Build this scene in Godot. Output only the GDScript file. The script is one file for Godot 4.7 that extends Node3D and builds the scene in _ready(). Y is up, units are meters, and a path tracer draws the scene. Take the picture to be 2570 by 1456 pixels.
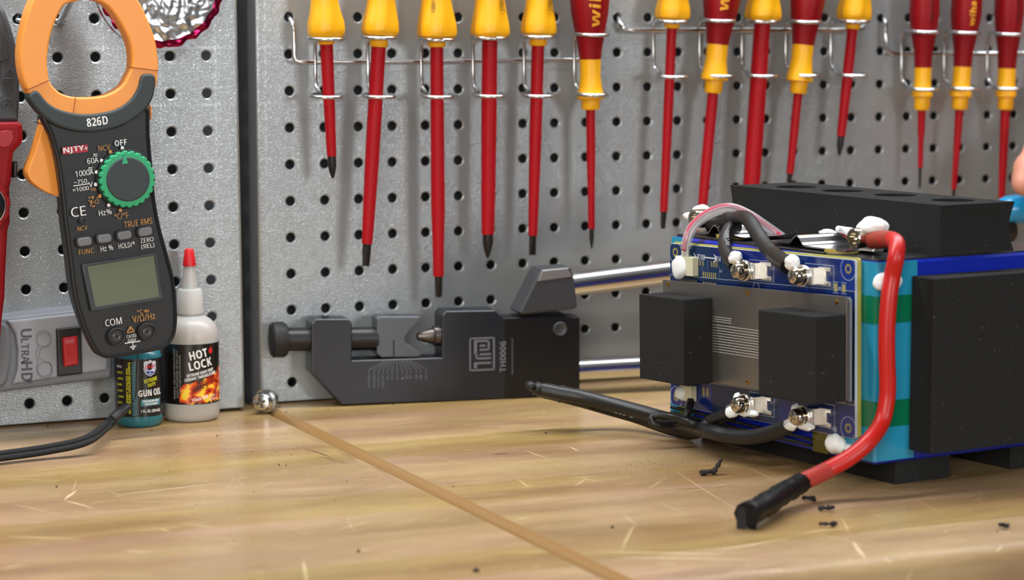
extends Node3D
# A workbench corner: pegboard with insulated screwdrivers, clamp meters, a crimper and a battery pack.
# All measures below are millimetres in the place (x along the wall, y up from the bench top, z out of the wall).

const MM := 0.001
const FLAT := 0xFFFFFFFF
var mats := {}
var used := {}
var rng := RandomNumberGenerator.new()


# ------------------------------------------------------------------ nodes
func numbered(called: String) -> String:
	used[called] = used.get(called, -1) + 1
	return called if used[called] == 0 else "%s_%03d" % [called, used[called]]


func thing(called: String, label: String, category: String, at: Vector3 = Vector3.ZERO, group: String = "", basis_: Basis = Basis.IDENTITY) -> Node3D:
	var o := Node3D.new()
	o.name = numbered(called)
	add_child(o)
	o.transform = Transform3D(basis_, at * MM)
	tag(o, label, category, group)
	return o


func tag(o: Node3D, label: String, category: String, group: String = "", kind: String = "") -> void:
	if label: o.set_meta("label", label)
	if category: o.set_meta("category", category)
	if group: o.set_meta("group", group)
	if kind: o.set_meta("kind", kind)


# a part whose mesh is given in world millimetres, put under an unturned thing
func wpart(called: String, st, m: Material, parent: Node3D, label: String = "") -> MeshInstance3D:
	var o := lpart(called, st, m, parent, label)
	if parent.get_parent() == self:
		o.transform = parent.transform.inverse()
	return o


# a part whose mesh is given in the parent's own frame
func lpart(called: String, st, m: Material, parent: Node3D, label: String = "", xf: Transform3D = Transform3D.IDENTITY) -> MeshInstance3D:
	var o := MeshInstance3D.new()
	o.name = called
	if st is SurfaceTool:
		st.generate_normals()
		o.mesh = st.commit()
	else:
		o.mesh = st
	o.material_override = m
	parent.add_child(o, true)
	o.transform = xf
	if label: o.set_meta("label", label)
	return o


func structure(called: String, st, m: Material, label: String) -> MeshInstance3D:
	var o := lpart(called, st, m, self, label)
	o.set_meta("kind", "structure")
	return o


# ------------------------------------------------------------------ materials
func mat(key: String, hex: String = "", rough: float = 0.5, metal: float = 0.0, more: Dictionary = {}) -> StandardMaterial3D:
	if mats.has(key): return mats[key]
	var m := StandardMaterial3D.new()
	m.resource_name = key
	m.albedo_color = Color(hex) if hex else Color.WHITE
	m.roughness = rough
	m.metallic = metal
	for k in more: m.set(k, more[k])
	mats[key] = m
	return m


func noise(freq: float, octaves: int = 3, type: int = FastNoiseLite.TYPE_SIMPLEX_SMOOTH, seed_: int = 1) -> FastNoiseLite:
	var n := FastNoiseLite.new()
	n.noise_type = type
	n.frequency = freq
	n.fractal_octaves = octaves
	n.seed = seed_
	return n


func height_texture(freq: float, octaves: int, seed_: int, size: int = 512) -> ImageTexture:
	return ImageTexture.create_from_image(noise(freq, octaves, FastNoiseLite.TYPE_SIMPLEX_SMOOTH, seed_).get_seamless_image(size, size))


# speckles of one colour on another, tiling
func speckle_texture(base: Color, spot: Color, count: int, seed_: int, size: int = 512, grain: float = 0.04) -> ImageTexture:
	var im := Image.create(size, size, false, Image.FORMAT_RGB8)
	var r := RandomNumberGenerator.new()
	r.seed = seed_
	im.fill(base)
	var n := noise(0.08, 3, FastNoiseLite.TYPE_SIMPLEX_SMOOTH, seed_).get_seamless_image(size, size)
	for y in size:
		for x in size:
			var k := 1.0 + grain * (n.get_pixel(x, y).r - 0.5) * 2.0
			im.set_pixel(x, y, Color(base.r * k, base.g * k, base.b * k))
	for i in count:
		var x := r.randi_range(2, size - 4)
		var y := r.randi_range(2, size - 4)
		var a := r.randf_range(0.15, 0.8)
		for k in r.randi_range(1, 4):
			im.set_pixel(x + r.randi_range(0, 1), y + r.randi_range(0, 1), base.lerp(spot, a))
	return ImageTexture.create_from_image(im)


# ------------------------------------------------------------------ mesh building (points in mm; faces given anticlockwise from outside)
func new_st() -> SurfaceTool:
	var st := SurfaceTool.new()
	st.begin(Mesh.PRIMITIVE_TRIANGLES)
	st.set_smooth_group(FLAT)
	return st


func tri(st: SurfaceTool, a: Vector3, b: Vector3, c: Vector3) -> void:
	st.add_vertex(a * MM)
	st.add_vertex(c * MM)
	st.add_vertex(b * MM)


func quad(st: SurfaceTool, a: Vector3, b: Vector3, c: Vector3, d: Vector3) -> void:
	tri(st, a, b, c)
	tri(st, a, c, d)


func v2(a: Array) -> PackedVector2Array:
	var o := PackedVector2Array()
	for i in range(0, a.size(), 2): o.append(Vector2(a[i], a[i + 1]))
	return o


func v3(a: Array) -> Array:
	var o := []
	for i in range(0, a.size(), 3): o.append(Vector3(a[i], a[i + 1], a[i + 2]))
	return o


func anti(p: PackedVector2Array) -> PackedVector2Array:
	var q := p.duplicate()
	var s := 0.0
	for i in q.size(): s += q[i].cross(q[(i + 1) % q.size()])
	if s < 0.0: q.reverse()
	return q


# closed Catmull-Rom through an outline
func rounded_loop(p: PackedVector2Array, sub: int = 4) -> PackedVector2Array:
	var o := PackedVector2Array()
	var n := p.size()
	for i in n:
		for k in sub:
			o.append(p[i].cubic_interpolate(p[(i + 1) % n], p[(i + n - 1) % n], p[(i + 2) % n], float(k) / sub))
	return o


func curve(p: Array, sub: int = 6) -> Array:
	var o := []
	var n := p.size()
	for i in n - 1:
		for k in sub:
			o.append(p[i].cubic_interpolate(p[i + 1], p[maxi(i - 1, 0)], p[mini(i + 2, n - 1)], float(k) / sub))
	o.append(p[n - 1])
	return o


func inset(p: PackedVector2Array, d: float) -> PackedVector2Array:
	var o := PackedVector2Array()
	var n := p.size()
	for i in n:
		var e0 := (p[i] - p[(i + n - 1) % n]).normalized()
		var e1 := (p[(i + 1) % n] - p[i]).normalized()
		var m := Vector2(-e0.y, e0.x) + Vector2(-e1.y, e1.x)
		m = m.normalized() / maxf(0.45, m.length() / 2.0)
		o.append(p[i] + m * d)
	return o


func rect2(x0: float, y0: float, x1: float, y1: float, r: float = 0.0, seg: int = 4) -> PackedVector2Array:
	var o := PackedVector2Array()
	if r <= 0.0:
		return PackedVector2Array([Vector2(x0, y0), Vector2(x1, y0), Vector2(x1, y1), Vector2(x0, y1)])
	for c in [[x1 - r, y0 + r, -PI / 2], [x1 - r, y1 - r, 0.0], [x0 + r, y1 - r, PI / 2], [x0 + r, y0 + r, PI]]:
		for k in seg + 1:
			var a: float = c[2] + PI / 2 * k / seg
			o.append(Vector2(c[0] + r * cos(a), c[1] + r * sin(a)))
	return o


func disc2(c: Vector2, r: float, n: int = 24) -> PackedVector2Array:
	var o := PackedVector2Array()
	for k in n: o.append(c + Vector2.from_angle(TAU * k / n) * r)
	return o


# side walls between two loops of equal length
func loft(st: SurfaceTool, a: Array, b: Array, group: int = FLAT) -> void:
	st.set_smooth_group(group)
	var n := a.size()
	for i in n:
		var j := (i + 1) % n
		quad(st, a[i], a[j], b[j], b[i])
	st.set_smooth_group(FLAT)


func at_z(p: PackedVector2Array, z: float) -> Array:
	var o := []
	for q in p: o.append(Vector3(q.x, q.y, z))
	return o


func cap(st: SurfaceTool, p: PackedVector2Array, z: float, up: bool, xf: Transform3D = Transform3D.IDENTITY) -> void:
	var t := Geometry2D.triangulate_polygon(p)
	for i in range(0, t.size(), 3):
		var a := p[t[i]]
		var b := p[t[i + 1]]
		var c := p[t[i + 2]]
		if ((b - a).cross(c - a) > 0.0) != up:
			var s := b
			b = c
			c = s
		tri(st, xf * Vector3(a.x, a.y, z), xf * Vector3(b.x, b.y, z), xf * Vector3(c.x, c.y, z))


# an outline in xy pulled from z0 to z1, with a rounded front edge
func slab(st: SurfaceTool, outline: PackedVector2Array, z0: float, z1: float, bevel: float = 0.0, smooth: bool = false, xf: Transform3D = Transform3D.IDENTITY, back_bevel: float = 0.0) -> void:
	var p := anti(outline)
	var rings := []
	var steps := 3
	while bevel > 0.05 and Geometry2D.triangulate_polygon(inset(p, bevel)).is_empty(): bevel *= 0.6
	while back_bevel > 0.05 and Geometry2D.triangulate_polygon(inset(p, back_bevel)).is_empty(): back_bevel *= 0.6
	if back_bevel > 0.0:
		rings.append([inset(p, back_bevel), z0])
		rings.append([inset(p, back_bevel * 0.3), z0 + back_bevel * 0.3])
		rings.append([p, z0 + back_bevel])
	else:
		rings.append([p, z0])
	if bevel > 0.0:
		for k in steps + 1:
			var a := PI / 2 * k / steps
			rings.append([inset(p, bevel * (1.0 - cos(a))), z1 - bevel * (1.0 - sin(a))])
	else:
		rings.append([p, z1])
	for i in rings.size() - 1:
		var a := []
		var b := []
		for q in at_z(rings[i][0], rings[i][1]): a.append(xf * q)
		for q in at_z(rings[i + 1][0], rings[i + 1][1]): b.append(xf * q)
		loft(st, a, b, 7 if smooth else FLAT)
	cap(st, rings[0][0], rings[0][1], false, xf)
	cap(st, rings[rings.size() - 1][0], rings[rings.size() - 1][1], true, xf)


# a plate with one opening; both outlines have the same number of points
func ring_slab(st: SurfaceTool, outer: PackedVector2Array, inner: PackedVector2Array, z0: float, z1: float, bevel: float, closed: bool = true) -> void:
	var n := outer.size()
	var prof := [[0.0, z0 + bevel * 0.0], [0.0, z1 - bevel], [0.3, z1 - bevel * 0.3], [1.0, z1]]
	var rows := []
	for q in prof: rows.append([q[0] * bevel, q[1], false])
	prof.reverse()
	for q in prof: rows.append([q[0] * bevel, q[1], true])
	var last := n if closed else n - 1
	for r in rows.size():
		var s := (r + 1) % rows.size()
		st.set_smooth_group(FLAT if (r == 3 or r == 7) else 5)
		for i in last:
			var j := (i + 1) % n
			quad(st, ring_at(outer, inner, rows[r], i), ring_at(outer, inner, rows[r], j), ring_at(outer, inner, rows[s], j), ring_at(outer, inner, rows[s], i))
	st.set_smooth_group(FLAT)
	if not closed:
		for e in [0, n - 1]:
			var loop := []
			for r in rows: loop.append(ring_at(outer, inner, r, e))
			for k in range(1, loop.size() - 1):
				if e == 0: tri(st, loop[0], loop[k], loop[k + 1])
				else: tri(st, loop[0], loop[k + 1], loop[k])


func ring_at(outer: PackedVector2Array, inner: PackedVector2Array, row: Array, i: int) -> Vector3:
	var a: Vector2 = inner[i] if row[2] else outer[i]
	var b: Vector2 = outer[i] if row[2] else inner[i]
	var p: Vector2 = a + (b - a).normalized() * row[0]
	return Vector3(p.x, p.y, row[1])


# a box with chamfered edges
func cbox(st: SurfaceTool, lo: Vector3, hi: Vector3, c: float = 0.4, xf: Transform3D = Transform3D.IDENTITY) -> void:
	var r := rect2(lo.x, lo.y, hi.x, hi.y)
	slab_chamfer(st, r, lo.z, hi.z, c, xf)


func slab_chamfer(st: SurfaceTool, outline: PackedVector2Array, z0: float, z1: float, c: float, xf: Transform3D = Transform3D.IDENTITY) -> void:
	var p := anti(outline)
	if p.size() == 4:      # cut the four upright edges too
		var q := PackedVector2Array()
		for i in 4:
			var a := p[(i + 3) % 4]
			var b := p[(i + 1) % 4]
			q.append(p[i].move_toward(a, c))
			q.append(p[i].move_toward(b, c))
		p = q
	var rings := [[inset(p, c), z0], [p, z0 + c], [p, z1 - c], [inset(p, c), z1]]
	for i in 3:
		var a := []
		var b := []
		for q in at_z(rings[i][0], rings[i][1]): a.append(xf * q)
		for q in at_z(rings[i + 1][0], rings[i + 1][1]): b.append(xf * q)
		loft(st, a, b)
	cap(st, rings[0][0], z0, false, xf)
	cap(st, rings[3][0], z1, true, xf)


# profile [height, radius, height, radius ...] turned about y; sharp corners stay sharp
func lathe(st: SurfaceTool, prof: Array, n: int = 32, xf: Transform3D = Transform3D.IDENTITY, shape = null) -> void:
	var p := []
	for i in range(0, prof.size(), 2): p.append(Vector2(prof[i + 1], prof[i]))
	if p[0].y > p[p.size() - 1].y: p.reverse()
	var group := 11
	for i in p.size() - 1:
		if i > 0:
			var a: Vector2 = (p[i] - p[i - 1]).normalized()
			var b: Vector2 = (p[i + 1] - p[i]).normalized()
			if a.dot(b) < 0.8: group += 1
		st.set_smooth_group(group)
		for k in n:
			var q := []
			for c in [[k, i], [k + 1, i], [k + 1, i + 1], [k, i + 1]]:
				var t: float = TAU * (c[0] % n) / n
				var r: float = p[c[1]].x
				if shape != null: r = shape.call(r, p[c[1]].y, t)
				q.append(xf * Vector3(r * cos(t), p[c[1]].y, -r * sin(t)))
			if p[i].x < 0.001: tri(st, q[0], q[2], q[3])
			elif p[i + 1].x < 0.001: tri(st, q[0], q[1], q[2])
			else: quad(st, q[0], q[1], q[2], q[3])
	st.set_smooth_group(FLAT)


# turns +y onto a direction
func along(at: Vector3, dir: Vector3) -> Transform3D:
	var y := dir.normalized()
	var x := Vector3(0, 0, 1).cross(y)
	if x.length() < 0.01: x = Vector3(1, 0, 0)
	x = x.normalized()
	return Transform3D(Basis(x, y, x.cross(y)), at)


# a round (or flattened) tube along points; r is one radius or one for each point
func tube(st: SurfaceTool, p: Array, r, n: int = 12, squash: float = 1.0, ends: bool = true) -> void:
	var count := p.size()
	var up := Vector3.UP
	var d0: Vector3 = (p[1] - p[0]).normalized()
	if absf(d0.dot(up)) > 0.95: up = Vector3.RIGHT
	var side := d0.cross(up).normalized()
	var rings := []
	for i in count:
		var d: Vector3 = (p[mini(i + 1, count - 1)] - p[maxi(i - 1, 0)]).normalized()
		side = (side - d * side.dot(d)).normalized()
		var nrm := side.cross(d)
		var rr: float = r[i] if r is Array else r
		var ring := []
		for k in n:
			var a := TAU * k / n
			ring.append(p[i] + side * cos(a) * rr + nrm * sin(a) * rr * squash)
		rings.append(ring)
	for i in count - 1: loft(st, rings[i], rings[i + 1], 3)
	if ends:
		for k in range(1, n - 1):
			tri(st, rings[0][0], rings[0][k + 1], rings[0][k])
			tri(st, rings[count - 1][0], rings[count - 1][k], rings[count - 1][k + 1])


# a lumpy drop of paste
func blob(st: SurfaceTool, c: Vector3, r: Vector3, seed_: int, amp: float = 0.25, n: int = 18, freq: float = 0.09) -> void:
	var nz := noise(freq, 2, FastNoiseLite.TYPE_SIMPLEX_SMOOTH, seed_)
	var g := []
	for i in n + 1:
		var row := []
		for k in n * 2:
			var t := PI * i / n
			var f := TAU * k / (n * 2)
			var d := Vector3(sin(t) * cos(f), cos(t), sin(t) * sin(f))
			var m := 1.0 + amp * nz.get_noise_3dv(d * 6.0 + c)
			row.append(c + d * r * m)
		g.append(row)
	st.set_smooth_group(4)
	for i in n:
		for k in n * 2:
			var j := (k + 1) % (n * 2)
			if i > 0: tri(st, g[i][k], g[i][j], g[i + 1][j])
			if i < n - 1: tri(st, g[i][k], g[i + 1][j], g[i + 1][k])
	st.set_smooth_group(FLAT)


# letters as thin raised print, w by h mm, centred on xf; bend() may wrap them round a thing
var fonts := {}
func letters(text: String, w: float, h: float, xf: Transform3D, bold: int = 400, serif: String = "Droid Sans", bend = null, slant: float = 0.0) -> ArrayMesh:
	var key := serif + str(bold)
	if not fonts.has(key):
		var f := SystemFont.new()
		f.font_names = PackedStringArray([serif])
		f.font_weight = bold
		fonts[key] = f
	var tm := TextMesh.new()
	tm.font = fonts[key]
	tm.text = text
	tm.font_size = 32
	tm.depth = 0.05
	var arr := tm.get_mesh_arrays()
	var vs: PackedVector3Array = arr[Mesh.ARRAY_VERTEX]
	var lo := Vector3.INF
	var hi := -Vector3.INF
	for v in vs:
		lo = lo.min(v)
		hi = hi.max(v)
	var size := hi - lo
	var idx: PackedInt32Array = arr[Mesh.ARRAY_INDEX]
	var corners := PackedVector3Array()
	for i in idx: corners.append(vs[i])
	if bend != null:      # finer triangles, so that wide letters can follow a round surface
		var most := 1.6 / maxf(w / size.x, h / size.y)
		for level in 3:
			var next := PackedVector3Array()
			for i in range(0, corners.size(), 3):
				var a := corners[i]
				var b := corners[i + 1]
				var c := corners[i + 2]
				if maxf(a.distance_to(b), maxf(b.distance_to(c), c.distance_to(a))) < most:
					next.append_array([a, b, c])
				else:
					var ab := (a + b) / 2.0
					var bc := (b + c) / 2.0
					var ca := (c + a) / 2.0
					next.append_array([a, ab, ca, ab, b, bc, ca, bc, c, ab, bc, ca])
			corners = next
	var out := PackedVector3Array()
	for v in corners:
		var q := (v - lo) / Vector3(maxf(size.x, 1e-6), maxf(size.y, 1e-6), maxf(size.z, 1e-6)) - Vector3(0.5, 0.5, 0.5)
		var s := Vector3(q.x * w + slant * q.y * h, q.y * h, (q.z + 0.5) * 0.12)
		var m := xf * s
		out.append((bend.call(m) if bend != null else m) * MM)
	var st := SurfaceTool.new()
	st.begin(Mesh.PRIMITIVE_TRIANGLES)
	st.set_smooth_group(FLAT)
	for v in out: st.add_vertex(v)
	st.generate_normals()
	return st.commit()


func turned(x: float, y: float, z: float, degrees: float = 0.0) -> Transform3D:
	return Transform3D(Basis(Vector3.BACK, deg_to_rad(degrees)), Vector3(x, y, z))


# ------------------------------------------------------------------ camera, air and light
func _ready() -> void:
	rng.seed = 7
	var cam := Camera3D.new()
	cam.name = "camera"
	add_child(cam)
	cam.position = Vector3(-553.51, 266.05, 1569.85) * MM
	cam.rotation = Vector3(-0.111909696, -0.431412328, 0.0008)
	var lens := CameraAttributesPhysical.new()
	lens.frustum_focal_length = 84.0
	lens.frustum_focus_distance = 1.49
	lens.exposure_aperture = 8.0
	cam.attributes = lens
	cam.fov = 13.8217
	cam.near = 0.05
	cam.far = 20.0
	cam.current = true

	var air := Environment.new()
	air.background_mode = Environment.BG_COLOR
	air.background_color = Color(0.02, 0.02, 0.02)
	air.tonemap_mode = Environment.TONE_MAPPER_LINEAR
	air.tonemap_exposure = 1.0
	air.sdfgi_enabled = true
	air.ssao_enabled = true
	air.ssil_enabled = true
	var we := WorldEnvironment.new()
	we.environment = air
	add_child(we)

	make_materials()
	lamps()
	room()
	bench()
	pegboards()
	screwdrivers()
	foil_disc()
	power_strip()
	bottles()
	red_meter()
	orange_meter()
	crimper()
	bolt()
	battery_pack()
	hand_and_tool()
	litter()


func softbox(label: String, at: Vector3, aim: Vector3, w: float, h: float, energy: float, tint: Color) -> void:
	var t := thing("softbox_lamp", label, "lamp", Vector3(at.x, -900, at.z))
	var xf := Transform3D(Basis.looking_at(aim - at, Vector3.UP), at)
	var st := new_st()
	# a shallow housing open to the front, closed by a cloth
	var a := []
	var b := []
	for q in rect2(-w / 2, -h / 2, w / 2, h / 2): a.append(xf * Vector3(q.x, q.y, 0))
	for q in rect2(-w / 6, -h / 6, w / 6, h / 6): b.append(xf * Vector3(q.x, q.y, 220))
	loft(st, b, a)
	quad(st, b[3], b[2], b[1], b[0])
	wpart("housing", st, mat("softbox_black", "1a1a1a", 0.8), t)
	var g := new_st()
	quad(g, a[0], a[3], a[2], a[1])
	wpart("diffuser", g, mat("softbox_glow" + label, "f4f4f4", 0.9, 0.0, {"emission_enabled": true, "emission": tint, "emission_energy_multiplier": energy * 6.0}), t)
	var p := new_st()
	tube(p, [Vector3(at.x, -900, at.z), Vector3(at.x, at.y - h / 2 - 30, at.z) + (at - aim).normalized() * 90], 16.0)
	wpart("stand", p, mat("softbox_black"), t)
	var l := AreaLight3D.new()
	l.name = "softbox_light"
	l.area_size = Vector2(w, h) * MM * 0.95
	l.area_normalize_energy = true
	l.light_energy = energy
	l.light_color = tint
	l.light_size = 0.3
	l.shadow_enabled = true
	l.set("area_range", 8.0)
	l.set("area_attenuation", 2.0)
	add_child(l)
	l.transform = Transform3D(xf.basis, (xf.origin + (aim - at).normalized() * 12.0) * MM)


func ceiling_panel(label: String, x: float, z: float, w: float, d: float, energy: float, tint: Color) -> void:
	var t := thing("ceiling_light", label, "light", Vector3(x, 1696, z))
	var st := new_st()
	cbox(st, Vector3(x - w / 2 - 15, 1672, z - d / 2 - 15), Vector3(x + w / 2 + 15, 1696, z + d / 2 + 15), 2.0)
	wpart("frame", st, mat("lamp_frame", "e6e6e6", 0.5), t)
	var g := new_st()
	cbox(g, Vector3(x - w / 2, 1668, z - d / 2), Vector3(x + w / 2, 1672.5, z + d / 2), 0.5)
	wpart("diffuser", g, mat("ceiling_glow" + label, "ffffff", 0.9, 0.0, {"emission_enabled": true, "emission": tint, "emission_energy_multiplier": energy * 2.2}), t)
	var l := AreaLight3D.new()
	l.name = "ceiling_panel_light"
	l.area_size = Vector2(w, d) * MM * 0.96
	l.area_normalize_energy = true
	l.light_energy = energy
	l.light_color = tint
	l.shadow_enabled = true
	l.set("area_range", 8.0)
	l.set("area_attenuation", 2.0)
	add_child(l)
	l.transform = Transform3D(Basis(Vector3.RIGHT, -PI / 2), Vector3(x, 1660, z) * MM)


func bar_light(label: String, x: float, y: float, z: float, w: float, d: float, energy: float, tint: Color) -> void:
	var t := thing("led_bar_light", label, "light", Vector3(x, y, z))
	var st := new_st()
	cbox(st, Vector3(x - w / 2 - 20, y + 4, z - d / 2 - 8), Vector3(x + w / 2 + 20, y + 40, z + d / 2 + 8), 3.0)
	wpart("housing", st, mat("lamp_frame", "e6e6e6", 0.5), t)
	for k in 2:
		var b := new_st()
		cbox(b, Vector3(x + (k - 0.5) * w * 0.8 - 15, y + 30, -50), Vector3(x + (k - 0.5) * w * 0.8 + 15, y + 46, z + 10), 1.0)
		wpart("bracket", b, mat("bench_steel", "3c3f41", 0.5, 0.3), t)
	var g := new_st()
	cbox(g, Vector3(x - w / 2, y, z - d / 2), Vector3(x + w / 2, y + 4.5, z + d / 2), 0.5)
	wpart("diffuser", g, mat("bar_glow", "ffffff", 0.9, 0.0, {"emission_enabled": true, "emission": tint, "emission_energy_multiplier": energy * 8.0}), t)
	var l := AreaLight3D.new()
	l.name = "led_bar_area_light"
	l.area_size = Vector2(w, d) * MM * 0.98
	l.area_normalize_energy = true
	l.light_energy = energy
	l.light_color = tint
	l.shadow_enabled = true
	l.set("area_range", 8.0)
	l.set("area_attenuation", 2.0)
	add_child(l)
	l.transform = Transform3D(Basis(Vector3.RIGHT, -PI / 2), Vector3(x, y - 6, z) * MM)


func lamps() -> void:
	softbox("softbox lamp on a stand to the right of the bench front", Vector3(500, 400, 1950), Vector3(-60, 200, 0), 330, 330, 0.62, Color(0.97, 0.98, 1.0))
	softbox("softbox lamp on a stand out beyond the left end of the bench", Vector3(-860, 430, 1600), Vector3(100, 120, 0), 640, 560, 0.7, Color(1.0, 0.98, 0.95))
	bar_light("white light bar fixed to the wall above the pegboard", 50, 880, 150, 2200, 80, 1.5, Color(0.97, 0.98, 1.0))
	ceiling_panel("white ceiling panel light in the middle of the room", -500, 1900, 1200, 300, 1.2, Color(0.97, 0.98, 1.0))


func make_materials() -> void:
	var coat := height_texture(0.06, 2, 5)
	mat("panel", "a0a5a6", 0.22, 0.3, {"uv1_triplanar": true, "uv1_world_triplanar": true, "uv1_scale": Vector3(1, 1, 1) * 26.0, "heightmap_enabled": true, "heightmap_texture": coat, "heightmap_scale": 0.019, "metallic_specular": 0.6})
	mat("chrome", "d9dbdc", 0.2, 1.0)
	mat("zinc", "cbcecf", 0.24, 1.0)
	mat("nickel", "c9c2b4", 0.16, 1.0)
	mat("tin", "efece6", 0.25, 0.92)
	mat("yellow_grip", "eaa802", 0.42)
	mat("red_grip", "840c13", 0.42, 0.0, {"metallic_specular": 0.3})
	mat("red_sleeve", "9e0d16", 0.45, 0.0, {"metallic_specular": 0.3})
	mat("tip_black", "1d1b1a", 0.42, 0.3)
	mat("print_yellow", "eda51c", 0.5)
	mat("print_white", "e4e6e4", 0.5)
	mat("print_dark", "241c10", 0.5)
	mat("foam", "", 0.95, 0.0, {"albedo_texture": speckle_texture(Color("282827"), Color("e0dcd4"), 170, 3), "uv1_triplanar": true, "uv1_scale": Vector3(1, 1, 1) * 9.0, "metallic_specular": 0.25})
	mat("black_rubber", "171717", 0.42)
	mat("white_paste", "efefec", 0.3, 0.0, {"subsurf_scatter_enabled": true, "subsurf_scatter_strength": 0.15})


# ------------------------------------------------------------------ the room
func room() -> void:
	var paint := mat("room_paint", "8c8b88", 0.85)
	var st := new_st()
	cbox(st, Vector3(-2300, -900, -110), Vector3(2300, 1700, -50), 1.0)
	structure("wall_back", st, mat("wall_dark", "5f6365", 0.8), "grey painted wall behind the pegboard panels")
	st = new_st()
	cbox(st, Vector3(-2360, -900, -110), Vector3(-2300, 1700, 3300), 1.0)
	structure("wall_left", st, paint, "plain grey wall at the left end of the room")
	st = new_st()
	cbox(st, Vector3(2300, -900, -110), Vector3(2360, 1700, 3300), 1.0)
	structure("wall_right", st, paint, "plain grey wall at the right end of the room")
	st = new_st()
	cbox(st, Vector3(-2300, -900, 3240), Vector3(2300, 1700, 3300), 1.0)
	structure("wall_front", st, paint, "plain grey wall across the room from the bench")
	st = new_st()
	cbox(st, Vector3(-2360, 1700, -110), Vector3(2360, 1760, 3300), 1.0)
	structure("ceiling", st, mat("ceiling_paint", "d9d8d4", 0.9), "white ceiling")
	st = new_st()
	cbox(st, Vector3(-2360, -960, -110), Vector3(2360, -900, 3300), 1.0)
	structure("floor", st, mat("floor_grey", "6d6a66", 0.7), "grey concrete floor")


# wood: long grain along x; marks are [x0, z0, x1, z1, half width, alpha]
func wood_texture(seed_: int, x0: float, marks: Array, darks: Array, specks: int) -> ImageTexture:
	var w := 2048
	var h := 1024
	var broad := noise(0.012, 4, FastNoiseLite.TYPE_SIMPLEX_SMOOTH, seed_).get_image(256, h)
	broad.resize(w, h, Image.INTERPOLATE_CUBIC)
	var fine := noise(0.22, 2, FastNoiseLite.TYPE_SIMPLEX_SMOOTH, seed_ + 3).get_image(128, h)
	fine.resize(w, h, Image.INTERPOLATE_CUBIC)
	var hue := noise(0.03, 3, FastNoiseLite.TYPE_SIMPLEX_SMOOTH, seed_ + 7).get_image(64, 256)
	hue.resize(w, h, Image.INTERPOLATE_CUBIC)
	var hd := hue.get_data()
	var a := broad.get_data()
	var b := fine.get_data()
	var lr := PackedByteArray()
	var lg := PackedByteArray()
	var lb := PackedByteArray()
	for i in 256:
		var k := clampf((i / 255.0 - 0.5) * 1.3 + 0.5, 0.0, 1.0)
		var c := Color("8f7050").lerp(Color("b89a72"), k)
		lr.append(int(c.r * 255))
		lg.append(int(c.g * 255))
		lb.append(int(c.b * 255))
	var o := PackedByteArray()
	o.resize(w * h * 3)
	var n := w * h
	var j := 0
	for i in n:
		var v := (a[i] * 3 + b[i]) >> 2
		var t := (hd[i] - 128) >> 4
		o[j] = lr[v]
		o[j + 1] = lg[v] - (t >> 1)
		o[j + 2] = lb[v] + (t >> 1)
		j += 3
	var im := Image.create_from_data(w, h, false, Image.FORMAT_RGB8, o)
	var r := RandomNumberGenerator.new()
	r.seed = seed_
	var sx := w / 700.0
	var sz := h / 640.0
	for m in marks: stroke(im, (m[0] - x0) * sx, (m[1] + 30.0) * sz, (m[2] - x0) * sx, (m[3] + 30.0) * sz, m[4] * 0.6, Color("dcc7a2"), minf(1.0, m[5] * 1.3), r)
	for m in darks: stroke(im, (m[0] - x0) * sx, (m[1] + 30.0) * sz, (m[2] - x0) * sx, (m[3] + 30.0) * sz, m[4], Color("4a3a2c"), m[5], r)
	for i in specks:      # small scratches, nicks and dabs
		var x := r.randf() * w
		var z := r.randf() * h
		var pick := r.randf()
		var l := r.randf_range(1.0, 9.0) if pick < 0.72 else (r.randf_range(10.0, 34.0) if pick < 0.96 else r.randf_range(40.0, 120.0))
		var t := r.randf_range(-0.5, 0.5) if r.randf() < 0.7 else r.randf_range(-1.6, 1.6)
		stroke(im, x, z, x + cos(t) * l, z + sin(t) * l * 0.55, r.randf_range(0.5, 1.5), Color("e0cba6"), r.randf_range(0.15, 0.8), r)
	for i in specks / 5:
		var x := r.randf() * w
		var z := r.randf() * h
		stroke(im, x, z, x + r.randf_range(4, 60), z + r.randf_range(-2, 2), r.randf_range(0.4, 0.9), Color("6b4c2e"), r.randf_range(0.2, 0.6), r)
	im.generate_mipmaps()
	return ImageTexture.create_from_image(im)


func stroke(im: Image, x0: float, y0: float, x1: float, y1: float, half: float, c: Color, alpha: float, r: RandomNumberGenerator) -> void:
	var n := int(maxf(absf(x1 - x0), absf(y1 - y0))) + 1
	var bow := r.randf_range(-0.016, 0.016)
	var d := Vector2(y1 - y0, x0 - x1)
	for i in n + 1:
		var k := float(i) / n
		var q := Vector2(lerpf(x0, x1, k), lerpf(y0, y1, k)) + d * bow * 4.0 * k * (1.0 - k)
		var hw := half * (0.35 + 0.65 * sin(PI * clampf(k * 0.9 + 0.07, 0, 1))) * r.randf_range(0.75, 1.15)
		for yy in range(int(floor(q.y - hw)), int(ceil(q.y + hw)) + 1):
			for xx in range(int(floor(q.x - hw)), int(ceil(q.x + hw)) + 1):
				if xx < 0 or yy < 0 or xx >= im.get_width() or yy >= im.get_height(): continue
				var f := clampf(hw + 0.6 - ((Vector2(xx, yy) - q) * Vector2(1.0, 1.8)).length(), 0.0, 1.0) * alpha * r.randf_range(0.6, 1.0) * 0.85
				if f > 0.0: im.set_pixel(xx, yy, im.get_pixel(xx, yy).lerp(c, f))


func put(st: SurfaceTool, p: Vector3, x0: float) -> void:
	st.set_uv(Vector2((p.x - x0) / 700.0, (p.z + 30.0) / 640.0))
	st.add_vertex(p * MM)


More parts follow.
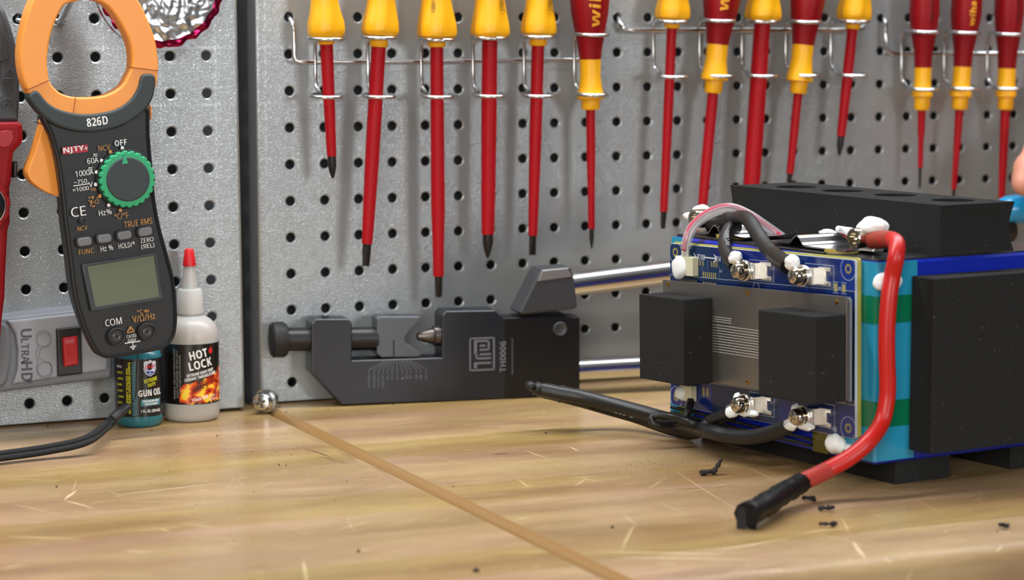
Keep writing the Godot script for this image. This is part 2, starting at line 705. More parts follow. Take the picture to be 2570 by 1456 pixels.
func wquad(st: SurfaceTool, x0: float, a: Vector3, b: Vector3, c: Vector3, d: Vector3) -> void:
	for p in [a, c, b, a, d, c]: put(st, p, x0)


func seam(z: float) -> float:
	return -26.5 - 0.0225 * z


# one glued strip of the top; round_left and round_front roll those edges over
func stave(z0: float, z1: float, xl: Callable, xr: Callable, tx: float, nose_left: float, nose_front: float) -> SurfaceTool:
	var st := new_st()
	var rows := []     # profile along z (front edge may roll over), as [z, y, tilt]
	rows.append([z0, 0.0])
	if nose_front > 0.0:
		for k in 6:
			var a := PI / 2 * k / 5
			rows.append([z1 - nose_front + nose_front * sin(a), -nose_front * (1.0 - cos(a))])
		rows.append([z1, -38.0])
	else:
		rows.append([z1, 0.0])
	st.set_smooth_group(2)
	for i in rows.size() - 1:
		var a: Array = rows[i]
		var b: Array = rows[i + 1]
		var la: float = xl.call(a[0])
		var lb: float = xl.call(b[0])
		var ra: float = xr.call(a[0])
		var rb: float = xr.call(b[0])
		var prev_a := Vector3(ra, a[1], a[0])
		var prev_b := Vector3(rb, b[1], b[0])
		var cols := [[0.0, 0.0]]
		if nose_left > 0.0 and i == 0:
			cols = []
			for k in 7:
				var t := PI / 2 * k / 6
				cols.append([nose_left * (1.0 - sin(t)), -nose_left * (1.0 - cos(t))])
			cols.append([0.0, -38.0])
		for c in cols:
			var na := Vector3(la + c[0], a[1] + c[1], a[0])
			var nb := Vector3(lb + c[0], b[1] + c[1], b[0])
			wquad(st, tx, na, nb, prev_b, prev_a)
			prev_a = na
			prev_b = nb
	# underside and right end
	st.set_smooth_group(FLAT)
	wquad(st, tx, Vector3(xl.call(z0), -38, z0), Vector3(xr.call(z0), -38, z0), Vector3(xr.call(z1), -38, z1), Vector3(xl.call(z1), -38, z1))
	wquad(st, tx, Vector3(xr.call(z0), 0, z0), Vector3(xr.call(z1), 0, z1), Vector3(xr.call(z1), -38, z1), Vector3(xr.call(z0), -38, z0))
	wquad(st, tx, Vector3(xl.call(z0), 0, z0), Vector3(xl.call(z0), -38, z0), Vector3(xl.call(z1), -38, z1), Vector3(xl.call(z1), 0, z1))
	return st


func bench() -> void:
	var lm := [[-259.45, 258.57, -240.99, 301.74, 2.2, 0.8], [-240.99, 301.74, -221.31, 339.39, 1.8, 0.7], [-236.49, 256.64, -225.07, 274.22, 2, 0.5], [-216.07, 239.26, -228.9, 262.59, 5, 0.8], [-228.45, 265.28, -219.99, 293.53, 4, 0.8], [-228.36, 214.01, -199.95, 186.07, 1.5, 0.5], [-193.48, 189.01, -176.38, 179.83, 1.2, 0.6], [-199.46, 246.82, -195.88, 267.61, 2, 0.7], [-196.38, 261.05, -131.84, 251.29, 4, 0.35], [-218.68, 357.27, -190.86, 358.87, 3, 0.55], [-201.94, 359.38, -199.45, 369.32, 4, 0.6], [-233.64, 403.29, -221.54, 411.86, 5, 0.5], [-186.9, 349.43, -174.09, 372.07, 4, 0.5], [-157.47, 191.29, -113.41, 128.96, 1.2, 0.5], [-141.37, 219.69, -104.93, 229.31, 1, 0.5], [-141.05, 279.86, -119.69, 236.46, 1.4, 0.5], [-119.69, 236.46, -128.64, 285.51, 1.4, 0.4], [-122.62, 281.81, -102.35, 257.98, 1.5, 0.5], [-118.47, 283.7, -64.33, 295.3, 2, 0.4], [-115.49, 398.78, -92.64, 386.68, 3, 0.5], [-100.63, 371.52, -111.39, 411.64, 2, 0.5], [-158.49, 462.51, -173.01, 508.58, 5, 0.4], [-206.89, 203.62, -219.62, 244.08, 1.5, 0.6], [-139.99, 398.6, -132.36, 402.08, 3, 0.4], [-279.43, 345.86, -246.65, 366.15, 6, 0.3], [-299.74, 417.41, -287.02, 413.63, 5, 0.3], [-125.38, 324.53, -109.37, 325.69, 2, 0.4], [-198.92, 227.41, -187.75, 229.84, 2, 0.5]]
	var ld := [[-50.68, 162.2, -47.37, 182.3, 2, 0.5], [-48.67, 178.64, -46.37, 200.93, 2.5, 0.55], [-52.14, 195.31, -45.72, 213.13, 2.5, 0.5], [-51.44, 207.57, -43.82, 228.63, 2, 0.4], [-52.9, 172.08, -45.43, 187.77, 2, 0.5], [-117.96, 303.09, -72.81, 317.32, 1.2, 0.5], [-218.42, 300.22, -180.47, 301.87, 1.5, 0.35], [-138.22, 300.15, -115.91, 304.03, 1, 0.4], [-186.18, 419.82, -158.76, 427.18, 1.5, 0.3], [-221.12, 68.87, -202.23, 64.6, 1.5, 0.4], [-149.97, 93.21, -120.03, 98.73, 1, 0.4], [-120.93, 136.49, -88.15, 148.28, 1, 0.4]]
	var rm := [[9.28, 235.2, 20.25, 275.01, 1.6, 0.9], [20.25, 275.01, 36.7, 310.4, 1.6, 0.9], [-30.58, 304.05, 4.95, 309.53, 1, 0.7], [-28.42, 328.58, -4.82, 331.55, 1.2, 0.5], [24.48, 311.66, 44.7, 334.33, 1.2, 0.7], [24.61, 322.51, 21.24, 343.42, 3, 0.7], [69.08, 238.33, 69.77, 265.68, 3, 0.8], [100.1, 237.03, 98.44, 251.69, 4, 0.8], [99.68, 249.19, 113.26, 255.37, 1.6, 0.7], [66.18, 281.59, 66.46, 300.29, 2, 0.7], [46.26, 352.2, 63.31, 333.39, 3, 0.75], [61.18, 332.43, 66.29, 348.16, 4, 0.5], [52.68, 328.56, 72.46, 330.78, 4, 0.4], [83.16, 375.51, 104.22, 354.72, 2, 0.8], [123.28, 330.38, 97.06, 455.75, 2, 0.8], [124.22, 333.61, 164.46, 334.94, 1.6, 0.7], [89.33, 397.49, 154.71, 375, 1.4, 0.7], [92.94, 366.9, 95.93, 431.41, 1.2, 0.5], [109.87, 406.85, 128.12, 446.07, 1.4, 0.6], [168.62, 332.53, 157.05, 415.6, 1.8, 0.7], [134.64, 372.6, 173.92, 370.11, 1.2, 0.5], [35.26, 433.43, 28.72, 464.49, 3, 0.4], [26.79, 463.62, -5.52, 512.36, 4, 0.4], [68.38, 412.78, 66.79, 447.79, 3, 0.4], [187.04, 418.91, 220.84, 457.38, 2.2, 0.7], [223.38, 445.8, 241.39, 466.74, 2.2, 0.7], [156.29, 458.9, 193.88, 457.63, 1.6, 0.6], [204.07, 462.27, 192, 514.08, 1.8, 0.6], [111.88, 513.39, 130.43, 499.67, 3, 0.5], [137.97, 491.76, 119.87, 527.86, 3, 0.6], [159.44, 490, 159.48, 501.56, 2.5, 0.6], [95.24, 516.63, 134.55, 512.72, 4, 0.35], [-18.6, 511.43, 34.04, 540.43, 6, 0.4], [-13.84, 528.47, 45.41, 560.38, 5, 0.35], [38.56, 532.46, 92.68, 520.81, 5, 0.35], [72.35, 213.45, 111.76, 207.38, 1, 0.5], [34.05, 219.34, 39.7, 218.84, 2, 0.6], [9.58, 200.51, 12.5, 206.46, 2, 0.7], [128.41, 231.02, 149.57, 234.26, 1, 0.6], [98.65, 278.82, 118.22, 272.81, 1, 0.4], [105.43, 515.88, 112.06, 565.97, 3, 0.3], [241.31, 443.62, 246.88, 459.07, 1.4, 0.6], [257.33, 448.31, 232.05, 487.33, 1.4, 0.5], [111.24, 545.08, 96.56, 578.81, 6, 0.5]]
	var rd := [[46.47, 240.17, 54.33, 240.73, 4, 0.35], [-44.54, 355.22, 4.8, 365.28, 1.6, 0.35], [81.37, 383.7, 145.4, 390.79, 2, 0.35], [58.04, 267.7, 62.96, 274.32, 1.2, 0.5], [61.23, 116.97, 140.86, 135.46, 2, 0.2]]
	var left_tex := wood_texture(11, -736.0, lm, ld, 2600)
	var right_tex := wood_texture(23, -40.0, rm, rd, 3000)
	var tones := ["ffffff", "fbe9e0", "f6f6dc", "ebe0cc", "ffece6", "eee8cc"]
	var jobs := [
		["thick butcher block bench top left of the seam, under the two bottles", left_tex, -736.0, [-25, 22, 66, 118, 160, 214, 262, 318, 370, 421, 480, 530, 590], true],
		["thick butcher block bench top right of the seam, with rolled edges, under the battery", right_tex, -40.0, [-25, 26, 74, 120, 172, 226, 268, 322, 374, 424, 470, 528, 590], false],
	]
	var n := 0
	for job in jobs:
		var t := thing("workbench", job[0], "workbench", Vector3(-400 if job[4] else 700, -900, 300))
		var zs: Array = job[3]
		for i in zs.size() - 1:
			n += 1
			var tone: String = tones[(n * 5 + n * n) % tones.size()]
			var m := mat("wood%s%s%s" % [job[4], tone, i == zs.size() - 2], tone, 0.5 if i == zs.size() - 2 else 0.29, 0.0, {"albedo_texture": job[1], "metallic_specular": 0.45, "uv1_scale": Vector3.ONE})
			var front := 13.0 if i == zs.size() - 2 else 0.0
			var st: SurfaceTool
			if job[4]:
				st = stave(zs[i], zs[i + 1], func(_z): return -1150.0, func(z): return seam(z) - 1.2, job[2], 0.0, front)
			else:
				st = stave(zs[i], zs[i + 1], func(z): return seam(z) + 9.0, func(_z): return 1500.0, job[2], 0.0, front)
			var sv := wpart("stave", st, m, t)
			if job[4]: sv.position.y -= 1.5 * MM      # the left top lies a little lower
		if not job[4]:      # solid edging rolled over towards the seam
			var band := new_st()
			band.set_smooth_group(2)
			var prof := [Vector2(9.0, 0.0)]
			for k in 9: prof.append(Vector2(9.0 * (1.0 - sin(PI / 2 * k / 8)), -9.0 * (1.0 - cos(PI / 2 * k / 8))))
			prof.append(Vector2(0.0, -38.0))
			for i in prof.size() - 1:
				var a: Vector2 = prof[i]
				var b: Vector2 = prof[i + 1]
				quad(band, Vector3(seam(-25) + b.x, b.y, -25), Vector3(seam(589) + b.x, b.y, 589), Vector3(seam(589) + a.x, a.y, 589), Vector3(seam(-25) + a.x, a.y, -25))
			wpart("edge_band", band, mat("edge_wood", "94703f", 0.3), t, "browner rounded edging along the seam")
		for x in ([-1100, -120] if job[4] else [60, 1440]):
			for z in [20, 540]:
				var lg := new_st()
				cbox(lg, Vector3(x - 25, -900, z - 20), Vector3(x + 25, -38, z + 25), 2.0)
				wpart("leg", lg, mat("bench_steel", "3c3f41", 0.5, 0.3), t)


# ------------------------------------------------------------------ pegboard
func pegboard(label: String, c0: int, c1: int, r0: int, r1: int, left: float, right: float, xf: Transform3D) -> void:
	var st := new_st()
	var n := 16
	var pitch := 25.4
	for c in range(c0, c1 + 1):
		for r in range(r0, r1 + 1):
			var o := Vector2(c * pitch, -r * pitch)
			var lo := Vector2(-12.7, -12.7)
			var hi := Vector2(12.7, 12.7)
			if c == c0: lo.x = -left
			if c == c1: hi.x = right
			var rings := [[], [], [], []]
			for k in n:
				var a := TAU * (k + 0.0) / n
				var d := Vector2.from_angle(a)
				var s := d / maxf(absf(d.x), absf(d.y))
				var e := Vector2(s.x * (hi.x if s.x > 0 else -lo.x), s.y * (hi.y if s.y > 0 else -lo.y))
				rings[0].append(xf * Vector3(o.x + e.x, o.y + e.y, 0))
				for q in [[1, 4.25, 0.0], [2, 3.45, -0.55], [3, 3.4, -1.7]]:
					rings[q[0]].append(xf * Vector3(o.x + d.x * q[1], o.y + d.y * q[1], q[2]))
			for q in 3: loft(st, rings[q], rings[q + 1], FLAT if q == 0 else 20 + q)
	# edges folded back
	var x0 := c0 * pitch - left
	var x1 := c1 * pitch + right
	var y1 := -r0 * pitch + 12.7
	var y0 := -r1 * pitch - 12.7
	var prev := [Vector3(x0, y0, 0), Vector3(x1, y0, 0), Vector3(x1, y1, 0), Vector3(x0, y1, 0)]
	for k in 6:
		var a := PI / 2 * mini(k + 1, 5) / 5.0
		var e := 2.2 * sin(a)
		var z := -2.2 * (1.0 - cos(a)) - (17.0 if k == 5 else 0.0)
		var now := [Vector3(x0 - e, y0 - e * 0.4, z), Vector3(x1 + e, y0 - e * 0.4, z), Vector3(x1 + e, y1 + e, z), Vector3(x0 - e, y1 + e, z)]
		var a1 := []
		var b1 := []
		for q in prev: a1.append(xf * q)
		for q in now: b1.append(xf * q)
		loft(st, b1, a1, 9 if k < 5 else FLAT)
		prev = now
	var o := lpart(numbered("pegboard_panel"), st, mats["panel"], self)
	tag(o, label, "pegboard")


func pegboards() -> void:
	var y0 := 192.5
	pegboard("grey metal pegboard panel right of the dark gap, hung with screwdrivers", 0, 30, -8, 7, 21.5, 22.0, Transform3D(Basis.IDENTITY, Vector3(0, y0, 0)))
	pegboard("grey metal pegboard panel left of the dark gap, behind the clamp meters", -20, 4, -6, 9, 22.0, 20.3, Transform3D(Basis.from_euler(Vector3(-0.00606, -0.00826, 0.0070)), Vector3(-163.54, y0 + 49.46, 7.07)))


# ------------------------------------------------------------------ screwdrivers and their racks
func wire(parent: Node3D, called: String, p: Array, r: float, m: Material, n: int = 10) -> MeshInstance3D:
	var st := new_st()
	tube(st, p, r, n)
	return wpart(called, st, m, parent)


func ring_arc(c: Vector3, r: float, from: float, to: float, n: int = 18, tilt: float = 0.0) -> Array:
	var o := []
	for k in n + 1:
		var a := deg_to_rad(lerpf(from, to, float(k) / n))
		o.append(c + Vector3(cos(a) * r, -sin(a) * tilt, sin(a) * r))
	return o


func holder(parent: Node3D, xc: float, xv: float, y1: float, y2: float, m: Material) -> void:
	var p := ring_arc(Vector3(xc, y1, 30), 11.5, -20, 210, 22, 1.0)
	p.append(Vector3(xv - 2, y1 + 1, 16))
	p.append(Vector3(xv, y1 - 1, 11))
	p.append(Vector3(xv, y1 - 5, 9.5))
	p.append(Vector3(xv, lerpf(y1, y2, 0.5), 9.5))
	p.append(Vector3(xv, y2 + 9, 10))
	p.append(Vector3(xv, y2 + 5, 12))
	p.append(Vector3(xv + 0.5, y2 + 1.5, 18))
	p.append_array(ring_arc(Vector3(xc, y2, 30), 11.0, 205, -20, 22, 1.0))
	wire(parent, "holder", p, 1.35, m)


func blade_tip(st: SurfaceTool, prof: Array, xf: Transform3D) -> void:
	# a flat blade: round at the top, narrowing in thickness to the end
	var a := []
	for i in range(0, prof.size(), 2):
		var k := float(i) / (prof.size() - 2)
		var loop := []
		var r: float = prof[i + 1]
		for j in 12:
			var t := TAU * j / 12
			loop.append(xf * Vector3(r * cos(t), -prof[i], -r * lerpf(1.0, 0.22, k) * sin(t)))
		a.append(loop)
	for i in a.size() - 1: loft(st, a[i + 1], a[i], 6)
	var e: Array = a[a.size() - 1]
	for k in range(1, 11): tri(st, e[0], e[k + 1], e[k])


func cross_tip(st: SurfaceTool, prof: Array, xf: Transform3D) -> void:
	var p := []
	for i in range(0, prof.size(), 2):
		p.append(-prof[i])
		p.append(prof[i + 1])
	p.append(p[p.size() - 2] - 1.2)
	p.append(0.0)
	var y_end: float = p[p.size() - 2]
	var y_top: float = p[0]
	lathe(st, p, 32, xf, func(r, y, t): return r * (1.0 - 0.34 * smoothstep(0.45, 0.75, (y_top - y) / (y_top - y_end)) * pow(absf(sin(2.0 * t)), 1.5)))


func screwdriver(d: Dictionary, label: String, group: String, print_: Array, tip: String) -> void:
	var top := Vector3(d.top[0], d.top[1], 30)
	var bottom := Vector3(d.bottom[0], d.bottom[1], 30)
	var t := thing("screwdriver", label, "screwdriver", bottom, group)
	var y := (top - bottom).normalized()
	var x := y.cross(Vector3.BACK).normalized()
	var xf := Transform3D(Basis(x, y, x.cross(y)), top)
	var down := func(a: Array) -> Array:
		var o := []
		for i in range(0, a.size(), 2):
			o.append(-a[i])
			o.append(a[i + 1])
		return o
	if d.has("grip"):
		var st := new_st()
		var g: Array = d.grip
		var last: float = g[g.size() - 2]
		var first_r: float = g[1]
		var p: Array = down.call(g)
		var full := [112.0, 0.0, 112.0, first_r * 0.5, 108.0, first_r * 0.82, 90.0, first_r * 1.0, 60.0, first_r * 1.08, 30.0, first_r * 1.0]
		full.append_array(p)
		full.append_array([-last, 0.0])
		var flats: bool = d.has("flats")
		lathe(st, full, 36, xf, func(r, yy, a):
			if not flats: return r * (1.0 - 0.02 * cos(6.0 * a))
			var k: float = clampf(1.0 - absf(yy + last - 7.0) / 13.0, 0.0, 1.0)
			return r * (1.0 - 0.17 * smoothstep(0.0, 0.45, k) * pow(maxf(0.0, cos(3.0 * (a + 1.2))), 1.5)))
		wpart("handle", st, mats["yellow_grip"] if flats else mats["red_grip"], t)
	if d.has("sleeve"):
		var st := new_st()
		var g: Array = down.call(d.sleeve)
		var full := [g[0], 0.0]
		full.append_array(g)
		full.append_array([g[g.size() - 2], 0.0])
		lathe(st, full, 32, xf)
		wpart("collar", st, mats["yellow_grip"], t)
	var s := new_st()
	var g: Array = down.call(d.shaft)
	var full := [g[0], 0.0]
	full.append_array(g)
	full.append_array([g[g.size() - 2], 0.0])
	lathe(s, full, 24, xf)
	wpart("shaft", s, mats["red_sleeve"], t)
	if d.has("tip"):
		var q := new_st()
		if tip == "flat": blade_tip(q, d.tip, xf)
		else: cross_tip(q, d.tip, xf)
		wpart("tip", q, mats["tip_black"], t)
	# print_: [text, length, letter height, centre along the handle (mm above the picked top point), turn round it, colour]
	for q in print_:
		var r: float = d.grip[1]
		for j in range(0, d.grip.size() - 2, 2):
			if -d.grip[j] >= q[3]: r = d.grip[j + 1]
		var m := letters(q[0], q[1], q[2], Transform3D(Basis(Vector3.BACK, PI / 2), Vector3(q[4], q[3], 0)), 700 if q[2] > 3.0 else 400, "Droid Sans", func(v):
			var rr := r
			var g2: Array = d.grip
			for j in range(0, g2.size() - 2, 2):
				if -v.y >= g2[j] and -v.y <= g2[j + 2]: rr = lerpf(g2[j + 1], g2[j + 3], (-v.y - g2[j]) / (g2[j + 2] - g2[j]))
			rr += 0.42 + v.z
			return xf * Vector3(rr * sin(v.x / r), v.y, rr * cos(v.x / r)), 0.12)
		wpart("lettering", m, mats[q[5]], t)


func screwdrivers() -> void:
	var g1 := "insulated screwdrivers on the wire racks"
	var ds := [
		{"top": [14.9, 280.2], "bottom": [19.98, 159.58], "grip": [0, 9.2, 8.07, 10.83, 14.8, 12.86, 20.19, 13.28, 23.42, 12.74, 25.31, 10.84], "sleeve": [25.85, 5.69, 29.09, 5.69, 29.9, 5.15], "shaft": [29.63, 4.47, 64.82, 4.08, 89.31, 3.54, 106.23, 3.27], "tip": [106.23, 2.86, 112.52, 3, 116.62, 2.46, 120.73, 1.09], "flats": true},
		{"top": [56.45, 280.38], "bottom": [43.85, 97.36], "grip": [0, 9.57, 8.17, 11.21, 14.98, 12.86, 20.43, 13.41, 22.88, 12.86, 24.52, 10.95], "sleeve": [25.07, 6.3, 31.07, 6.3, 32.16, 5.75], "shaft": [31.89, 5.07, 109.44, 4.95, 153.56, 4.13, 167.94, 3.72], "tip": [167.94, 3.03, 172.92, 3.17, 183.45, 2.62], "flats": true},
		{"top": [97.38, 280.56], "bottom": [98.59, 73.1], "grip": [0, 10.22, 8.23, 11.88, 16.47, 13.82, 22.52, 14.38, 24.72, 13.83, 26.37, 11.62], "sleeve": [26.92, 6.36, 31.6, 6.37, 32.43, 5.81], "shaft": [32.43, 4.57, 82.72, 4.72, 143.99, 4.88, 172.01, 4.05, 192.53, 3.78], "tip": [192.53, 2.8, 197.31, 2.94, 207.46, 2.52], "flats": true},
		{"top": [138.25, 280.74], "bottom": [136.35, 100], "grip": [0, 10.32, 8.32, 11.72, 16.64, 13.55, 22.19, 14.25, 24.42, 13.69, 26.08, 11.74], "shaft": [26.08, 5.45, 83.55, 5.47, 134.11, 5.07, 164.61, 4.51], "tip": [164.61, 3.67, 170.83, 3.67, 175.93, 2.82, 180.75, 1.13], "flats": true},
		{"top": [176.23, 280.9], "bottom": [171.29, 100.02], "grip": [0, 9.29, 8.4, 10.71, 15.4, 12.4, 20.73, 13.11, 22.97, 12.69, 24.65, 10.72], "sleeve": [25.21, 6.21, 31.39, 6.21, 32.23, 5.64], "shaft": [32.23, 4.51, 98.48, 4.39, 135.35, 3.83, 166.96, 3.27], "tip": [166.96, 2.56, 172.38, 2.7, 180.95, 2.7], "flats": true},
		{"top": [216.19, 281.08], "bottom": [218.68, 103.33], "grip": [0, 13.94, 11.3, 12.81, 24.61, 10.26, 33.96, 8.55, 42.19, 7.7], "sleeve": [42.19, 7.7, 53.85, 7.42, 62.38, 8.43, 66.94, 9.43, 67.51, 9.86, 69.79, 9.86, 70.93, 8.86, 71.5, 6.72, 76.64, 6.72, 78.06, 6.15], "shaft": [78.06, 3.29, 113.82, 3.15, 136.8, 2.58, 163.9, 2.44], "tip": [163.9, 1.73, 169.96, 1.73, 174.3, 1.3, 177.77, 0.58]},
		{"top": [283.7, 281.37], "bottom": [276.99, 115.12], "grip": [0, 11.27, 5.75, 12.72, 10.35, 13.16, 12.65, 12.73, 14.37, 10.7], "sleeve": [14.95, 5.79, 19.55, 5.79, 20.42, 5.21], "shaft": [20.42, 3.62, 95.29, 3.49, 127.27, 3.06, 153.81, 2.91], "tip": [153.81, 2.33, 159.37, 2.33, 166.38, 1.75], "flats": true},
		{"top": [324.14, 281.55], "bottom": [305.29, 82.83], "grip": [0, 13.43, 11.65, 11.68, 21.86, 9.35, 32.65, 7.89], "sleeve": [32.65, 7.89, 43.75, 7.89, 50.18, 8.77, 54.86, 9.8, 58.37, 9.95, 59.25, 6.73, 66.57, 6.58, 68.32, 5.85], "shaft": [68.32, 3.95, 122.91, 3.96, 164.15, 3.23, 187.78, 2.94], "tip": [187.78, 2.06, 199.62, 1.32]},
		{"top": [359.91, 281.71], "bottom": [347.92, 89.96], "grip": [0, 11.77, 5.86, 13.25, 11.13, 13.99, 13.48, 13.55, 15.53, 11.49], "shaft": [15.53, 6.04, 88.23, 6.36, 141.53, 6.22, 177.22, 5.05], "tip": [177.22, 4.16, 192.12, 1.49], "flats": true},
		{"top": [397.69, 281.87], "bottom": [383.34, 142.51], "grip": [0, 12.77, 11.86, 11.29, 23.15, 9.21, 33.55, 8.03], "sleeve": [33.55, 8.03, 44.55, 8.03, 51.99, 8.93, 56.45, 9.82, 60.33, 9.97, 61.22, 6.55, 67.77, 6.4, 69.86, 5.66], "shaft": [69.86, 3.28, 101.2, 3.28, 119.14, 2.83, 129.91, 2.83], "tip": [129.91, 2.09, 140.1, 1.79]},
		{"top": [439.66, 282.05], "bottom": [427.42, 166], "grip": [0, 11.69, 5.99, 12.9, 11.38, 13.35, 13.78, 12.9, 15.88, 10.8], "sleeve": [16.18, 5.55, 20.98, 5.55, 21.88, 5.1], "shaft": [21.88, 3.9, 69.05, 3.91, 87.13, 3.46, 102.81, 3.31], "tip": [102.81, 2.56, 109.75, 2.56, 116.7, 1.2], "flats": true},
		{"top": [502.01, 282.33], "bottom": [500.69, 138.59], "grip": [0, 10.95, 10.58, 11.26, 24.19, 9.75, 39.35, 7.01, 51.49, 6.41], "sleeve": [51.49, 6.56, 62.13, 6.41, 67.3, 6.72, 69.74, 7.79, 73.39, 7.94, 74.61, 6.11, 81.32, 6.11, 83.76, 5.35], "shaft": [84.06, 3.06, 100.24, 2.75, 106.35, 2.14, 128.09, 1.99], "tip": [128.09, 1.23, 143.74, 1.07]},
		{"top": [540.88, 282.49], "bottom": [531.7, 122.85], "grip": [0, 11.51, 10.69, 11.67, 24.44, 9.83, 39.75, 7.38, 51.4, 6.77], "sleeve": [51.4, 7.07, 62.75, 6.92, 67.36, 7.23, 70.12, 8.31, 74.12, 8.47, 75.35, 6.31, 82.11, 6.31, 84.26, 5.55], "shaft": [84.57, 3.23, 104.28, 2.93, 122.79, 2.31, 146.28, 2.01], "tip": [146.28, 1.24, 159.91, 0.93]},
		{"top": [580.81, 282.67], "bottom": [576.72, 83.77], "grip": [0, 11.3, 10.77, 11.46, 24.63, 9.92, 40.06, 7.76, 53.04, 6.83], "sleeve": [53.04, 6.99, 63.25, 6.99, 68.51, 7.15, 70.99, 7.93, 74.71, 8.08, 75.95, 6.22, 82.77, 6.22, 84.95, 5.6], "shaft": [85.26, 3.73, 123.82, 3.27, 155.04, 2.5, 186.37, 2.19], "tip": [186.37, 1.41, 198.94, 1.1]},
	]
	var labels := [
		"short yellow handled screwdriver with red shaft and cross tip, next to the dark panel gap",
		"yellow handled screwdriver with red shaft leaning over, flat tip, second from the dark panel gap",
		"yellow handled screwdriver with the longest red shaft, third from the dark panel gap",
		"yellow handled screwdriver with thick red shaft, fourth from the dark panel gap",
		"yellow handled screwdriver hanging just before the first red handled one",
		"red and yellow handled screwdriver with slim red shaft, ending the first rack",
		"yellow handled screwdriver with slim red shaft, first on the middle rack",
		"red and yellow handled screwdriver leaning behind the white cable blob, second on the middle rack",
		"yellow handled screwdriver with the thickest red shaft, ending behind the foam block",
		"red and yellow handled screwdriver with black tip just above the foam block",
		"short yellow handled screwdriver with black cross tip, last on the middle rack",
		"slim red and yellow precision screwdriver with thin bare blade, first on the last rack",
		"slim red and yellow precision screwdriver with yellow print, second on the last rack",
		"slim red and yellow precision screwdriver, third on the last rack",
	]
	var fine := [["1000 V", 11.0, 2.4, -2.0, 3.6, "print_dark"], ["IEC 60900", 13.0, 1.6, -2.0, 6.0, "print_dark"]]
	var prints := [[], [], [["1000 V", 11.0, 2.4, -3.0, -6.0, "print_dark"]], fine, fine, [["wiha", 34.0, 8.6, -2.2, -2.6, "print_yellow"]], [], [["wiha", 34.0, 8.6, 8.5, -5.5, "print_yellow"]], [], [], [],
		[["wiha 261", 17.0, 2.6, -8.0, -1.0, "print_dark"]], [["wiha", 18.5, 5.0, -10.5, -2.0, "print_yellow"]], [["wiha 261", 17.0, 2.6, -8.0, 0.0, "print_dark"]]]
	var tips := ["cross", "flat", "flat", "cross", "flat", "cross", "flat", "flat", "cross", "flat", "cross", "flat", "flat", "flat"]
	for i in ds.size(): screwdriver(ds[i], labels[i], g1, prints[i], tips[i])

	var steel: Material = mats["zinc"]
	# rack 1
	var hold := [[15.55, 15.41, 254.64, 215.46], [54.25, 54.21, 255.38, 214.99], [97.9, 94.38, 253.91, 214.46], [137.33, 134.13, 254.94, 214.53], [175.04, 174.04, 255.7, 214.08], [217.91, 214.09, 257.04, 214.42]]
	var t := thing("wire_rack", "wire screwdriver rack with six holders, nearest the dark panel gap", "rack", Vector3(0, 238.22, 0), "screwdriver racks")
	var e1 := v3([1.78, 269.21, -6, 0.01, 269.2, -1, -0.04, 264.04, 8, 0.41, 257.25, 9, 0.26, 242.3, 9, 1.09, 239.31, 9, 4.27, 238.2, 9, 77.39, 237.74, 9, 169.56, 238.01, 9, 226.9, 238.23, 9])
	wire(t, "bar", e1, 1.55, steel)
	for h in hold: holder(t, h[0], h[1], h[2], h[3], steel)
	# rack 2
	hold = [[282.86, 278.83, 266.44, 226.66], [321.97, 317.54, 267.05, 226.9], [358.43, 353.55, 266.5, 226.59], [395.53, 391.57, 266.23, 226.57], [437.85, 431.31, 266.56, 226.2]]
	t = thing("wire_rack", "wire screwdriver rack with five holders and a thick bar", "rack", Vector3(0, 259.47, 0), "screwdriver racks")
	var e2 := v3([257.49, 269.32, -6, 254.91, 269.31, -1, 252.6, 263.52, 8, 254.86, 260.35, 10, 262.07, 259.48, 10, 332.08, 259.42, 10, 400.96, 259.36, 10, 454.09, 259.31, 10, 460.38, 261.12, 8, 466.82, 267.18, -1, 470.07, 267.19, -6])
	wire(t, "bar", e2, 2.0, steel)
	for h in hold: holder(t, h[0], h[1], h[2], h[3], steel)
	# rack 3
	hold = [[502.21, 495.62, 258.74, 215], [538.93, 535.11, 258.09, 215.22], [580.06, 575.71, 256.81, 214.77], [621.92, 618.57, 256.75, 214.32]]
	t = thing("wire_rack", "wire screwdriver rack holding the slim precision screwdrivers", "rack", Vector3(0, 240.85, 0), "screwdriver racks")
	var e3 := v3([488.25, 269.35, -6, 484.94, 269.34, -1, 481.26, 265.37, 8, 480.82, 255.02, 9, 482.14, 244.35, 9, 487.67, 241.27, 9, 546.78, 240.98, 9, 607.48, 240.99, 9, 661.95, 241.04, 9])
	wire(t, "bar", e3, 1.7, steel)
	for h in hold: holder(t, h[0], h[1], h[2], h[3], steel)


